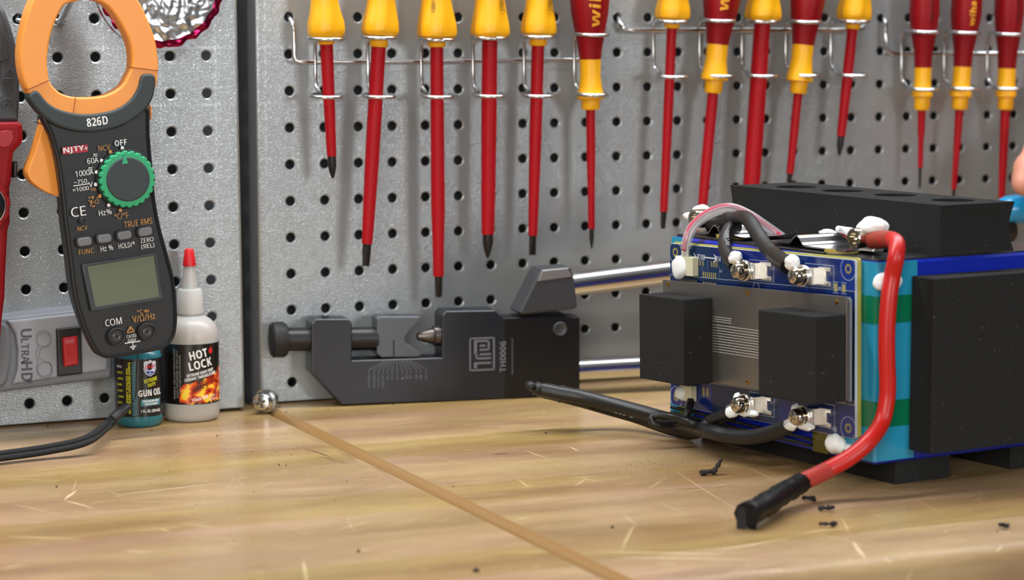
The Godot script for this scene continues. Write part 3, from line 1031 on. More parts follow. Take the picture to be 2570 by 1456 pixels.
# ------------------------------------------------------------------ foil disc
func foil_disc() -> void:
	var c := Vector3(-93.15, 291.75, 9.0)
	var t := thing("foil_disc", "crinkled silver foil disc with a magenta border on the pegboard", "foil disc", c)
	var nz := noise(0.06, 1, FastNoiseLite.TYPE_CELLULAR, 4)
	nz.cellular_return_type = FastNoiseLite.RETURN_DISTANCE
	var nb := noise(0.05, 2, FastNoiseLite.TYPE_SIMPLEX_SMOOTH, 9)
	var R := 47.0
	var rn := 46
	var an := 150
	var g := []
	for i in rn + 1:
		var row := []
		for k in an:
			var f := float(i) / rn
			var a := TAU * k / an
			var r := R * f * (1.0 + 0.012 * sin(a * 23.0) * f)
			var p := Vector2(cos(a), sin(a)) * r
			var z := 4.0 * (1.0 - f * f) + 0.8 * nz.get_noise_2dv(p * 2.0) * (0.3 + f) + 0.5 * nb.get_noise_2dv(p * 2.6) + 0.5
			if f > 0.93: z = z * (1.0 - (f - 0.93) / 0.07) - 3.0 * (f - 0.93) / 0.07
			row.append(c + Vector3(p.x, p.y, z))
		g.append(row)
	# silver middle and a border of crimson printed foil
	for ring in [[0, 38, "foil", mat("foil_silver", "eef0f1", 0.24, 1.0)], [38, rn, "foil_border", mat("foil_crimson", "9c2048", 0.24, 1.0)]]:
		var st := new_st()
		st.set_smooth_group(1)
		for i in range(ring[0], ring[1]):
			for k in an:
				var j := (k + 1) % an
				for q in [[i, k], [i + 1, j], [i + 1, k], [i, k], [i, j], [i + 1, j]]: st.add_vertex(g[q[0]][q[1]] * MM)
		wpart(ring[2], st, ring[3], t)
	var b := new_st()
	slab(b, disc2(Vector2(c.x, c.y), R * 0.97, 48), 8.2, 9.2)
	wpart("backing", b, mat("foil_back", "8c8f92", 0.4, 0.6), t)


# ------------------------------------------------------------------ power strip
func power_strip() -> void:
	var t := thing("power_strip", "grey power strip with a lit red rocker switch, fixed to the pegboard foot", "power strip", Vector3(-190, 15, 10))
	var grey := mat("strip_grey", "8d9096", 0.5)
	var edge := mat("strip_edge", "74777d", 0.55)
	var st := new_st()
	var o := v2([-134.88, 78.79, -136.3, 29.93, -212.67, 25.25, -276.56, 21.66, -275.25, 69.32, -211.54, 74.23])
	slab(st, o, 8, 30, 3.0)
	wpart("body", st, edge, t)
	var f := new_st()
	slab(f, v2([-139.77, 76.38, -141.05, 36.08, -204.23, 30.47, -200.89, 39.7, -200.08, 52.75, -201.41, 63.28, -206.4, 72.41]), 29, 33.5, 1.6)
	wpart("face_plate", f, grey, t)
	var e := new_st()
	slab(e, rounded_loop(v2([-207.99, 70.93, -205.62, 60.9, -205.34, 50.44, -207.19, 37.47, -210.48, 30.35, -222.99, 26.7, -253.76, 24.8, -271.35, 28.53, -271.63, 64.52, -252.59, 70.17, -227.07, 71.41]), 3), 29, 34.5, 2.0, true)
	wpart("outlet_cover", e, edge, t)
	# embossed outline of three joined circles
	var ring := []
	for p in v3([-187.75, 63.03, 33.7, -184.55, 65.21, 33.7, -180.88, 64.76, 33.7, -178.58, 61.48, 33.7, -178.67, 57.28, 33.7, -181.1, 54.26, 33.7, -184.8, 53.42, 33.7, -186.18, 50.34, 33.7, -186, 46.65, 33.7, -182.88, 44.89, 33.7, -179.74, 43.65, 33.7, -177.96, 40.39, 33.7, -178.32, 36.19, 33.7, -181.01, 33.72, 33.7, -184.69, 33.94, 33.7, -187.53, 36.75, 33.7, -188.22, 41, 33.7, -187.1, 44.61, 33.7, -188.32, 48.63, 33.7, -187.99, 52.02, 33.7, -186.61, 55.09, 33.7, -187.85, 58.57, 33.7]): ring.append(p)
	ring.append(ring[0])
	var rg := new_st()
	tube(rg, curve(ring, 4), 0.28, 6)
	wpart("embossed_ring", rg, edge, t)
	for k in 2:
		var cc: Array = [[-183.11, 59.1, 33.7], [-183, 39.37, 33.7]][k]
		var rr := new_st()
		var loop := []
		for q in disc2(Vector2(cc[0], cc[1]), 4.6, 28): loop.append(Vector3(q.x, q.y, 33.7))
		loop.append(loop[0])
		tube(rr, loop, 0.25, 6)
		wpart("embossed_ring", rr, edge, t)
	var dark := mat("strip_print", "43464e", 0.5)
	var pos := v2([-194.88, 63.45, -195.52, 46.46, -193.76, 31.13])
	wpart("lettering", letters("U", 6.0, 7.2, turned(-194.61, 63.69, 33.5, -90), 700), dark, t)
	wpart("lettering", letters("LTRA", 16.0, 5.2, turned(-195.52, 52.23, 33.5, -90), 700), dark, t)
	wpart("lettering", letters("HD", 13.0, 7.4, turned(-194.64, 38.54, 33.5, -90), 700), dark, t)
	wpart("lettering", letters("®", 3.0, 3.0, turned(-192.96, 31.87, 33.5, -90), 400), dark, t)
	var bz := new_st()
	slab(bz, v2([-175.12, 65.65, -158.67, 66.89, -158.49, 35.15, -174.71, 34.3]), 33, 36.5, 1.2)
	var bezel := wpart("switch_bezel", bz, mat("switch_black", "17181a", 0.4), t)
	var rk := new_st()
	slab(rk, v2([-171.78, 59.93, -162.23, 60.72, -161.8, 41.97, -171.11, 40.94]), 36, 39.5, 1.0)
	wpart("rocker", rk, mat("switch_red", "8a0610", 0.34, 0.0, {"emission_enabled": true, "emission": Color(1.0, 0.02, 0.02), "emission_energy_multiplier": 0.12}), bezel, "translucent red rocker, lit")
	var hl := new_st()  # paler pink bar across the upper end of the rocker
	slab(hl, v2([-170.71, 58.92, -164.36, 59.36, -164.41, 56.47, -170.5, 56.02]), 39.4, 39.9, 0.2)
	wpart("rocker_pale_bar", hl, mat("switch_pink", "b4525a", 0.3), bezel)


# ------------------------------------------------------------------ bottles
func round_wrap(c: Vector3, r: float, face: float) -> Callable:
	# maps (arc mm, height mm, lift) onto a cylinder whose middle looks along angle face (from +x towards +z)
	return func(v):
		var a: float = face - v.x / r
		return Vector3(c.x + (r + v.z) * cos(a), c.y + v.y, c.z + (r + v.z) * sin(a))


func label_sheet(c: Vector3, r: float, y0: float, y1: float, face: float, half: float, lift: float) -> SurfaceTool:
	var st := new_st()
	var n := 40
	st.set_smooth_group(1)
	for k in n:
		var q := []
		for j in [k, k + 1]:
			var u := lerpf(-half, half, float(j) / n)
			var a := face - u / r
			q.append([Vector3(c.x + (r + lift) * cos(a), 0, c.z + (r + lift) * sin(a)), float(j) / n])
		for e in [[0, y0, 1.0], [1, y1, 0.0], [1, y0, 1.0], [0, y0, 1.0], [0, y1, 0.0], [1, y1, 0.0]]:
			st.set_uv(Vector2(q[e[0]][1], e[2]))
			st.add_vertex((q[e[0]][0] + Vector3(0, c.y + e[1], 0)) * MM)
	return st


func flame_label() -> ImageTexture:
	var w := 512
	var h := 256
	var im := Image.create(w, h, false, Image.FORMAT_RGB8)
	var n := noise(0.022, 4, FastNoiseLite.TYPE_SIMPLEX_SMOOTH, 12)
	for y in h:
		for x in w:
			var c := Color("121110")
			# flames fill a slanting patch on the printed side
			var u := (x - 256.0) / 256.0
			var v := float(y) / h
			var top := 0.67 - (u + 0.10) * 0.42 + n.get_noise_2d(x * 1.3, 7) * 0.06
			if u > -0.20 + n.get_noise_2d(3, y * 1.6) * 0.07 and u < 0.56 + n.get_noise_2d(90, y * 1.6) * 0.05 and v > top and v < 0.97 + n.get_noise_2d(x * 2.0, 60) * 0.05:
				var k := clampf(0.52 + n.get_noise_2d(x * 0.9, y * 0.9) * 1.5 + (v - 0.75) * 0.7, 0.0, 1.0)
				c = Color("8c1c08").lerp(Color("e8571a"), clampf(k * 2.0, 0, 1)).lerp(Color("fbd23a"), clampf(k * 2.2 - 1.2, 0, 1))
			im.set_pixel(x, y, c)
	im.generate_mipmaps()
	return ImageTexture.create_from_image(im)


func bottles() -> void:
	var white := mat("label_white", "f2f2ee", 0.35)
	# threadlocker bottle
	var c := Vector3(-81.5, -1.5, 26)
	var t := thing("squeeze_bottle", "white squeeze bottle with a black flame label and red nozzle cap", "bottle", c)
	var milky := mat("milky_plastic", "b4b1aa", 0.34, 0.0, {"subsurf_scatter_enabled": true, "subsurf_scatter_strength": 0.4})
	var st := new_st()
	var xf := Transform3D(Basis.IDENTITY, c)
	lathe(st, [0.0, 0.0, 0.0, 15.5, 0.8, 17.2, 3.0, 18.5, 6.0, 19.0, 56.0, 19.0, 60.0, 18.6, 64.0, 17.0, 67.5, 14.0, 69.5, 11.0, 70.5, 8.6, 74.0, 8.2, 74.0, 0.0], 44, xf)
	wpart("bottle_body", st, milky, t)
	st = new_st()
	lathe(st, [72.0, 0.0, 72.0, 8.9, 87.5, 8.4, 88.6, 7.6, 88.6, 0.0], 60, xf, func(r, y, a): return r * (1.0 + (0.018 * sin(30.0 * a) if y < 87.6 else 0.0)))
	wpart("cap", st, mat("cap_white", "bebcb6", 0.4), t)
	st = new_st()
	lathe(st, [88.0, 0.0, 88.0, 5.6, 90.0, 5.2, 105.0, 3.6, 105.0, 0.0], 28, xf)
	wpart("nozzle", st, mat("nozzle_clear", "b2b1ac", 0.3, 0.0, {"subsurf_scatter_enabled": true, "subsurf_scatter_strength": 0.3}), t)
	st = new_st()
	lathe(st, [104.0, 0.0, 104.0, 4.5, 105.0, 4.5, 114.8, 3.1, 115.6, 2.4, 115.8, 0.0], 28, xf)
	wpart("nozzle_cap", st, mat("cap_red", "c8141c", 0.4), t)
	var face := atan2(1569.85 - c.z, -553.51 - c.x) - 0.10
	var lab := label_sheet(c, 19.0, 12.5, 53.0, face, 50.0, 0.12)
	wpart("label", lab, mat("flame_print", "", 0.3, 0.0, {"albedo_texture": flame_label()}), t)
	var bend := round_wrap(c, 19.3, face)
	var tilt := deg_to_rad(11.0)
	var put_ := func(s: String, x: float, y: float, w: float, h: float, m: Material, b: int = 700, sl: float = 0.0) -> void:
		wpart("lettering", letters(s, w, h, Transform3D(Basis(Vector3.BACK, tilt), Vector3(x, y, 0.05)), b, "Droid Sans", bend, sl), m, t)
	put_.call("HOT", 3.4, 46.3, 12.5, 5.6, white, 800)
	put_.call("LOCK", 5.0, 39.6, 16.5, 5.6, white, 800)
	put_.call("EXTREME HIGH TEMP", 5.0, 33.8, 19.5, 1.9, white, 700, 0.25)
	put_.call("CERAMIC THREADLOCKER", 5.4, 31.2, 23.5, 1.9, white, 700, 0.25)
	put_.call("UP TO", 5.0, 27.6, 6.4, 2.3, mats["print_dark"])
	put_.call("2000°F", 4.8, 24.2, 10.5, 3.2, mats["print_dark"])
	tilt = 0.0
	put_.call("Vibra-TITE", 4.2, 16.6, 11.5, 2.4, white)
	put_.call("1 fl. oz.", 13.6, 17.8, 5.4, 1.4, white, 400)
	put_.call("30 mL", 13.6, 15.6, 5.0, 1.4, white, 400)
	for k in 3:
		wpart("lettering", letters(["WARNING: KEEP AWAY FROM CHILDREN", "CLEAN PARTS BEFORE USE AND APPLY", "FULL CURE AFTER 24 HOURS"][k], [34.0, 32.0, 26.0][k], 1.3, Transform3D(Basis(Vector3.BACK, PI / 2), Vector3(-13.5 + 2.1 * k, 33.0, 0.05)), 400, "Droid Sans", bend), mat("label_grey", "9a9a96", 0.4), t)
	var fl := new_st()
	slab(fl, rounded_loop(PackedVector2Array([Vector2(-1.4, -1.6), Vector2(0.6, -2.0), Vector2(1.6, -0.4), Vector2(1.0, 1.2), Vector2(0.5, 2.6), Vector2(-0.3, 1.4), Vector2(-0.9, 1.5), Vector2(-1.7, 0.2)]), 3), 0, 0.12, 0.0, false, Transform3D(Basis.IDENTITY, bend.call(Vector3(12.6, 48.4, 0.05))) * Transform3D(Basis(Vector3.UP, PI / 2 - face + 12.6 / 19.3), Vector3.ZERO))
	wpart("flame_mark", fl, mat("mark_red", "d0222c", 0.4), t)

	# gun oil bottle
	c = Vector3(-120.5, -1.5, 35)
	t = thing("oil_bottle", "small teal bottle of gun oil with a black label, beside the white bottle", "bottle", c)
	xf = Transform3D(Basis.IDENTITY, c)
	st = new_st()
	lathe(st, [0.0, 0.0, 0.0, 12.5, 0.8, 14.2, 3.0, 15.4, 6.0, 15.7, 45.0, 15.7, 49.0, 14.6, 52.0, 11.0, 53.5, 8.0, 57.0, 7.5, 57.0, 0.0], 40, xf)
	wpart("bottle_body", st, mat("teal_plastic", "2f7480", 0.25, 0.0, {"subsurf_scatter_enabled": true, "subsurf_scatter_strength": 0.3}), t)
	st = new_st()
	lathe(st, [55.0, 0.0, 55.0, 8.6, 66.0, 8.2, 67.0, 7.4, 67.0, 0.0], 40, xf)
	wpart("cap", st, mat("switch_black"), t)
	face = atan2(1569.85 - c.z, -553.51 - c.x)
	wpart("label", label_sheet(c, 15.7, 7.6, 46.0, face, 45.0, 0.12), mat("label_black", "15171a", 0.26), t)
	bend = round_wrap(c, 15.95, face)
	var yel := mat("label_yellow", "d8d62a", 0.4)
	var teal := mat("label_teal", "3c7f88", 0.4)
	var pw := func(s: String, x: float, y: float, w: float, h: float, m: Material, deg: float, b: int = 700, sl: float = 0.0) -> void:
		wpart("lettering", letters(s, w, h, Transform3D(Basis(Vector3.BACK, deg_to_rad(deg)), Vector3(x, y, 0.08)), b, "Droid Sans", bend, sl), m, t)
	pw.call("EXTREME", 8.6, 32.0, 10.0, 2.4, yel, 10)
	pw.call("DUTY", 9.2, 28.9, 6.0, 2.3, yel, 10)
	pw.call("GUN OIL", 8.6, 23.6, 17.5, 4.2, white, 2, 800)
	var box := label_sheet(c, 15.75, 14.8, 19.2, face - 9.0 / 15.7, 7.6, 0.2)
	wpart("label_band", box, teal, t)
	pw.call("MAXIMUM HEAT", 9.0, 18.0, 12.5, 1.4, white, 0)
	pw.call("RESISTANCE", 9.0, 16.0, 10.0, 1.4, white, 0)
	pw.call("1 FL. OZ. (29.6 mL)", 8.8, 11.2, 15.0, 2.2, white, 0)
	pw.call("RUNOFF-RESISTANT PROTECTION", -6.0, 27.0, 34.0, 1.5, yel, -90)
	pw.call("FOR TACTICAL FIREARMS", -7.7, 27.0, 26.0, 1.3, yel, -90)
	for k in 7: pw.call(["GUN OIL", "PROTECTS", "METAL", "CLEANS", "LONG", "LASTING", "SAFE"][k], -14.0 + 0.6 * (k % 3), 41.0 - 4.0 * k, 4.6, 1.4, white if k == 0 else yel, 0, 400)
	var st2 := new_st()
	for k in 24:
		var q := []
		for p in [Vector2(-4.2, 0), Vector2(-1.2, 1.0), Vector2(-1.2, 1.8), Vector2(-4.2, 0.8)]: q.append(bend.call(Vector3(p.x, 8.5 + k * 1.5 + p.y, 0.12)))
		quad(st2, q[0], q[1], q[2], q[3])
	wpart("stripe_print", st2, teal, t)
	# shield emblem
	var sh := PackedVector2Array([Vector2(0, 5.2), Vector2(1.4, 4.2), Vector2(3.4, 4.4), Vector2(4.6, 3.4), Vector2(4.3, 1.2), Vector2(4.7, -1.2), Vector2(3.0, -4.2), Vector2(0, -5.8), Vector2(-3.0, -4.2), Vector2(-4.7, -1.2), Vector2(-4.3, 1.2), Vector2(-4.6, 3.4), Vector2(-3.4, 4.4), Vector2(-1.4, 4.2)])
	for k in 3:
		var s3 := new_st()
		var poly := PackedVector2Array()
		for p in sh:
			var s: float = [1.0, 0.9, 0.9][k]
			var y := p.y * s
			if k == 2: y = minf(y, -0.6)
			poly.append(Vector2(p.x * s, y))
		var tr := Geometry2D.triangulate_polygon(poly)
		for i in range(0, tr.size(), 3):
			var q := []
			for j in 3: q.append(bend.call(Vector3(poly[tr[i + j]].x + 8.2, poly[tr[i + j]].y + 40.2, 0.05 + 0.06 * k)))
			tri(s3, q[0], q[1], q[2])
		wpart("emblem", s3, [white, mat("emblem_pale", "c9cfe6", 0.4), mat("emblem_blue", "2a3fa0", 0.4)][k], t)
	pw.call("Lucas", 8.2, 41.2, 7.4, 2.6, mat("mark_red"), 3, 700, 0.3)
	pw.call("OIL PRODUCTS", 8.2, 38.2, 7.2, 1.0, white, 0)
	pw.call("INC.", 8.2, 36.4, 2.2, 0.8, white, 0)


# ------------------------------------------------------------------ clamp meters
func red_meter() -> void:
	var t := thing("clamp_meter", "red and grey clamp meter hanging beside the orange one", "clamp meter", Vector3(-229, 60, 52), "clamp meters on the pegboard")
	var grey := mat("jaw_grey", "36383b", 0.5)
	var red := mat("meter_red", "840f15", 0.45, 0.0, {"metallic_specular": 0.3})
	var st := new_st()
	# jaw: the near limb of the ring and its mirror
	var edge := v2([-213.61, 276.96, -209.98, 271.52, -206.43, 261.57, -203.89, 251.6, -202.34, 241.61, -201.87, 229.09, -202.17, 215.31, -203.47, 202.52])
	var x_mid := -229.0
	var outer := PackedVector2Array()
	for p in edge: outer.append(p)
	for i in range(edge.size() - 1, -1, -1): outer.append(Vector2(2 * x_mid - edge[i].x, edge[i].y))
	var inner := PackedVector2Array()
	for p in outer:
		var d := p - Vector2(x_mid, 225)
		inner.append(Vector2(x_mid, 225) + d * 0.52 + Vector2(0, 8))
	ring_slab(st, outer, inner, 40, 64, 3.0)
	wpart("jaw", st, grey, t)
	st = new_st()
	var plate := v2([-214.19, 261.58, -209.85, 254.12, -208.62, 241.66, -214.69, 240.2])
	slab(st, plate, 63, 64.6, 0.5)
	wpart("jaw_inlay", st, mat("jaw_dark", "2c2e31", 0.5), t)
	st = new_st()
	var body := v2([-203.92, 203.11, -200.93, 201.05, -200.65, 190.99, -202.23, 188.25, -206.9, 183.32, -208.12, 174.04, -208.82, 165.24, -209.92, 161.49, -210.18, 138.77, -211.81, 133.77, -214.03, 103.44, -214.54, 92.02, -216.64, 78.13, -218.26, 62.92, -220.89, 47.74, -227.14, 40.46])
	var full := PackedVector2Array()
	for p in body: full.append(p)
	for i in range(body.size() - 1, -1, -1): full.append(Vector2(2 * x_mid - body[i].x, body[i].y))
	slab(st, full, 40, 66, 4.0, false)
	wpart("body", st, red, t)
	st = new_st()
	slab(st, v2([-216.14, 196.85, -211.1, 197.51, -207.84, 196.69, -207.18, 192.17, -210.32, 187.21, -214.37, 186.29, -216.36, 187.34]), 65.5, 67, 0.7)
	wpart("thumb_guard", st, mat("meter_red_dark", "9a1419", 0.45), t)
	st = new_st()
	slab(st, v2([-206.21, 176.58, -203.66, 177.03, -203.87, 167.41, -206.43, 166.97]), 48, 60, 0.8)
	wpart("side_button", st, mat("switch_black"), t)
	# selector dial with a knurled red rim
	var dc := Vector2(x_mid, 150.74)
	st = new_st()
	var rim := PackedVector2Array()
	for k in 72:
		var a := TAU * k / 72
		rim.append(dc + Vector2.from_angle(a) * (17.2 if k % 6 < 4 else 16.4))
	slab(st, rim, 65, 74, 1.2)
	var dial := wpart("dial", st, red, t)
	st = new_st()
	lathe(st, [0.0, 0.0, 0.0, 13.2, 1.5, 13.2, 1.9, 12.4, 1.9, 0.0], 40, Transform3D(Basis(Vector3.RIGHT, PI / 2), Vector3(dc.x, dc.y, 73.5)))
	wpart("dial_face", st, mat("dial_black", "131416", 0.25), dial)
	var rg := new_st()
	var loop := []
	for q in disc2(dc, 13.4, 40): loop.append(Vector3(q.x, q.y, 74.4))
	loop.append(loop[0])
	tube(rg, loop, 0.5, 8)
	wpart("dial_ring", rg, mats["chrome"], dial)
	# moulded marks on the jaw
	var emb := mat("jaw_mark", "2b2d30", 0.5)
	wpart("lettering", letters("MAX", 7.0, 3.4, turned(-209.74, 226.67, 64.0, 0), 700), emb, t)
	wpart("lettering", letters("1000A", 9.6, 3.0, turned(-210.58, 223.18, 64.0, 0), 700), emb, t)
	wpart("lettering", letters("~", 3.6, 1.0, turned(-210.14, 220.17, 64.0, 0), 700), emb, t)
	var marks := new_st()
	var pc := Vector3(-211.07, 213.68, 64.1)
	loop = []
	for q in disc2(Vector2(pc.x, pc.y), 3.2, 30): loop.append(Vector3(q.x, q.y, 64.1))
	loop.append(loop[0])
	tube(marks, loop, 0.35, 6)
	cbox(marks, pc + Vector3(-2, -0.5, -0.2), pc + Vector3(2, 0.5, 0.3), 0.1)
	cbox(marks, pc + Vector3(-0.5, -2, -0.2), pc + Vector3(0.5, 2, 0.3), 0.1)
	var tr := v3([-208.55, 235.65, 64.1, -211.91, 232.19, 64.1, -206.63, 231.64, 64.1, -208.55, 235.65, 64.1])
	tube(marks, tr, 0.35, 6)
	var bar := v3([-212.46, 229.94, 64.1, -206.18, 229.39, 64.1])
	tube(marks, bar, 0.5, 6)
	wpart("moulded_mark", marks, emb, t)


func orange_meter() -> void:
	var zf := 88.0
	var t := thing("clamp_meter", "orange and charcoal clamp meter with a green dial, hanging tilted from its jaw", "clamp meter", Vector3(-150, 50, 68), "clamp meters on the pegboard")
	var orange := mat("jaw_orange", "ec963e", 0.4)
	var dark := mat("meter_charcoal", "", 0.55, 0.0, {"albedo_color": Color("2e3739"), "uv1_triplanar": true, "uv1_scale": Vector3.ONE * 60.0, "heightmap_enabled": true, "heightmap_texture": height_texture(0.2, 2, 31, 256), "heightmap_scale": 0.006})
	var black := mat("meter_black", "15171a", 0.45)
	# jaw ring, cut into the moving limb and the two fixed stubs
	var outer := v2([-198.92, 278.83, -204.08, 264.59, -207, 250.6, -207.47, 241.01, -206.18, 231.64, -203.37, 223.47, -196.82, 214.24, -188.18, 206.67, -175.61, 202.97, -161.59, 203.24, -147.4, 206.53, -135.67, 211.89, -125.95, 217.82, -120.36, 225.08, -119.15, 234.66, -119.29, 242.48, -121.17, 255.07, -125.9, 267.63, -131.67, 279.12, -140.8, 287.8, -152.2, 294.42, -167.4, 297.49, -181.31, 295.15, -191.47, 288.68])
	var inner := v2([-179.72, 274.97, -184.42, 266.57, -188.69, 254.23, -190.48, 240.9, -190.11, 234.47, -189.47, 229.27, -185.31, 223.52, -180.33, 220.23, -172.76, 218.4, -162.32, 218.27, -154.37, 219.17, -147.12, 222.09, -141.89, 226.05, -138.7, 231.55, -136.28, 236.8, -136.13, 245.33, -138.04, 254.11, -142.77, 263.61, -149.53, 273.32, -154.32, 277.04, -158.87, 278.75, -165.22, 279.47, -171.57, 278.21, -176.15, 276.95])
	var lo := rounded_loop(outer, 4)
	var li := rounded_loop(inner, 4)
	var n := lo.size()
	var cutL := 20    # index in the smoothed loops where the limbs part
	var cutR := 56
	var pick := func(a: PackedVector2Array, from: int, to: int) -> PackedVector2Array:
		var o := PackedVector2Array()
		var i := from
		while true:
			o.append(a[i % n])
			if i % n == to % n: break
			i += 1
		return o
	var st := new_st()
	ring_slab(st, pick.call(lo, cutR, cutL + n), pick.call(li, cutR, cutL + n), 75, 89, 1.4, false)
	wpart("moving_jaw", st, orange, t)
	st = new_st()
	ring_slab(st, pick.call(lo, cutL, 32), pick.call(li, cutL, 32), 75, 88.0, 1.2, false)
	wpart("fixed_jaw", st, orange, t)
	# parting lines between the jaw limbs
	for q in [[-189.62, 229.28, -203.51, 223.49], [-136.45, 236.81, -119.85, 234.67], [-172.92, 218.17, -175.23, 204.49]]:
		var a := Vector2(q[0], q[1])
		var b := Vector2(q[2], q[3])
		var s := (b - a).normalized().orthogonal() * 0.2
		var pl := new_st()
		slab(pl, PackedVector2Array([a - s, b - s, b + s, a + s]), 80, 88.3 if q[0] > -190.0 and q[1] < 228.0 else 89.1)
		wpart("parting_line", pl, mat("parting_brown", "9a5214", 0.6), t)
	st = new_st()
	ring_slab(st, pick.call(lo, 32, cutR), pick.call(li, 32, cutR), 75, 87.8, 1.2, false)
	wpart("fixed_jaw", st, orange, t)
	# body
	var body := rounded_loop(v2([-193.97, 207.64, -189.21, 194.61, -185.48, 179.54, -182.85, 159.41, -181.22, 139.23, -178.62, 116.4, -176.94, 98.59, -174.63, 85.77, -169.3, 68.92, -163.33, 56.55, -159.26, 52.73, -153.31, 51.1, -138.9, 52.32, -124.38, 53.81, -115.05, 56.65, -109.91, 62.34, -107.91, 70.81, -107.75, 81.18, -109.07, 99.36, -113.05, 116.31, -117.79, 134.48, -120.92, 152.51, -122.43, 172.98, -123.92, 193.36, -125.69, 213.17, -144.07, 202.33, -159.58, 199.58, -177.41, 201.89]), 3)
	st = new_st()
	slab(st, inset(anti(body), 5.0), 52, 80, 0.0, true)
	slab(st, inset(anti(body), 0.3), 76, 85.5, 2.6, true, Transform3D.IDENTITY, 2.0)
	wpart("body", st, black, t)
	st = new_st()
	slab(st, inset(anti(body), 2.5), 84, zf, 1.6, true)
	wpart("front_shell", st, dark, t)
	st = new_st()
	slab(st, rounded_loop(v2([-202.49, 218.27, -201.93, 220.74, -199.39, 222.69, -196.65, 222.16, -194.45, 219.41, -190.03, 214.64, -182.55, 210.56, -170.43, 207.89, -158.94, 208.08, -147.33, 210.55, -138.45, 215.96, -133.14, 223.45, -131.21, 229.97, -129.36, 232.22, -125.71, 232.69, -122.59, 231.91, -121.33, 229.38, -121.67, 224.33, -123.09, 217.78, -127.11, 211.26, -135.02, 204.57, -145.47, 199.45, -157.87, 196.65, -169.38, 196.62, -180.76, 199.07, -189.76, 203.46, -196.66, 209.78, -200.8, 215.28]), 3), 77, 90, 1.6, true)
	wpart("jaw_collar", st, dark, t)
	st = new_st()
	slab(st, rounded_loop(v2([-188.86, 204.09, -190.99, 199.61, -193.45, 191.11, -196.97, 181.14, -199.89, 174.67, -200.75, 170.17, -198.33, 165.07, -191.84, 159.84, -184.77, 156.35, -178.65, 154.65, -173.7, 158.31, -177.14, 178.66, -181.89, 196.43]), 3), 60, 74, 2.0, true)
	wpart("trigger", st, orange, t)
	st = new_st()
	slab(st, v2([-120.31, 212.62, -119.01, 211.07, -119.14, 203.39, -120.47, 202.9]), 56, 72, 0.5)
	wpart("jaw_hinge", st, orange, t)
	# dial
	var dc: Vector2 = v2([-141.48, 166.26])[0]
	st = new_st()
	var rim := PackedVector2Array()
	for k in 192:
		var a := TAU * k / 192
		rim.append(dc + Vector2.from_angle(a) * (18.0 if k % 8 < 5 else 17.1))
	slab(st, rim, 86, 93, 0.7)
	var dial := wpart("dial", st, mat("dial_green", "1fa06a", 0.42), t)
	st = new_st()
	slab(st, disc2(dc, 19.0, 64), 86, 88.6, 0.4)
	wpart("dial_seat", st, black, t)
	st = new_st()
	slab(st, disc2(dc, 14.0, 64), 92, 94.2, 0.8, true)
	wpart("dial_face", st, dark, dial)
	st = new_st()
	slab(st, v2([-143.81, 183.07, -141.6, 176.47, -145.48, 176.06]), 94.0, 94.5)
	wpart("dial_pointer", st, mat("dial_green"), dial)
	# buttons
	var tilt := 6.9
	for q in [[-168.95, 127.33], [-156.08, 128.87], [-143.11, 130.42], [-129.53, 132.22]]:
		var bx := turned(q[0], q[1], 0, tilt)
		st = new_st()
		slab(st, rect2(-5.5, -3.6, 5.5, 3.6, 2.6), 86, 88.5, 0.3, false, bx)
		var seat := wpart("button_seat", st, black, t)
		st = new_st()
		slab(st, rect2(-4.4, -2.6, 4.4, 2.6, 1.9), 87, 89.6, 0.6, true, bx)
		wpart("button", st, mat("button_grey", "6e6f73", 0.5), seat)
	# display: recessed frame and glass
	st = new_st()
	var lo4 := v2([-170.76, 112.81, -122.62, 117.98, -118.1, 87.95, -165.69, 82.85])
	var li4 := v2([-167.71, 111.41, -123.96, 116.75, -120.71, 89.88, -162.55, 85.5])
	ring_slab(st, anti(lo4), anti(li4), 86, 88.8, 0.5)
	wpart("display_frame", st, dark, t)
	st = new_st()
	slab(st, li4, 86, 88.4, 0.2)
	wpart("display", st, mat("lcd", "6c7363", 0.08, 0.0, {"metallic_specular": 0.5}), t)
	# jacks
	for q in [[-149.45, 65.76], [-129.53, 67.77]]:
		st = new_st()
		lathe(st, [-1.0, 0.0, 0.15, 0.01, 0.15, 4.4, 1.4, 4.7, 1.6, 5.2, 1.2, 5.8, -1.0, 6.0], 36, Transform3D(Basis(Vector3.RIGHT, PI / 2), Vector3(q[0], q[1], zf)))
		var jack := wpart("jack", st, black, t)
		st = new_st()
		lathe(st, [0.1, 1.5, 1.0, 1.5, 1.2, 2.0, 1.0, 2.6, 0.1, 2.7], 28, Transform3D(Basis(Vector3.RIGHT, PI / 2), Vector3(q[0], q[1], zf)))
		wpart("jack_sleeve", st, mat("jack_dark", "4a4b4e", 0.25), jack)
	# the hidden mark lamp
	st = new_st()
	slab(st, disc2(v2([-170.22, 140.34])[0], 1.9, 24), 87, 88.6, 0.3)
	wpart("indicator", st, mat("indicator", "232a2c", 0.2), t)
	# print
	var white: Material = mats["print_white"]
	var gold := mat("print_gold", "c08a45", 0.5)
	var pr := func(s: String, x: float, y: float, w: float, h: float, m: Material, b: int = 500, z: float = 88.0, extra: float = 0.0) -> void:
		wpart("lettering", letters(s, w, h, turned(x, y, z, tilt + extra), b), m, t)
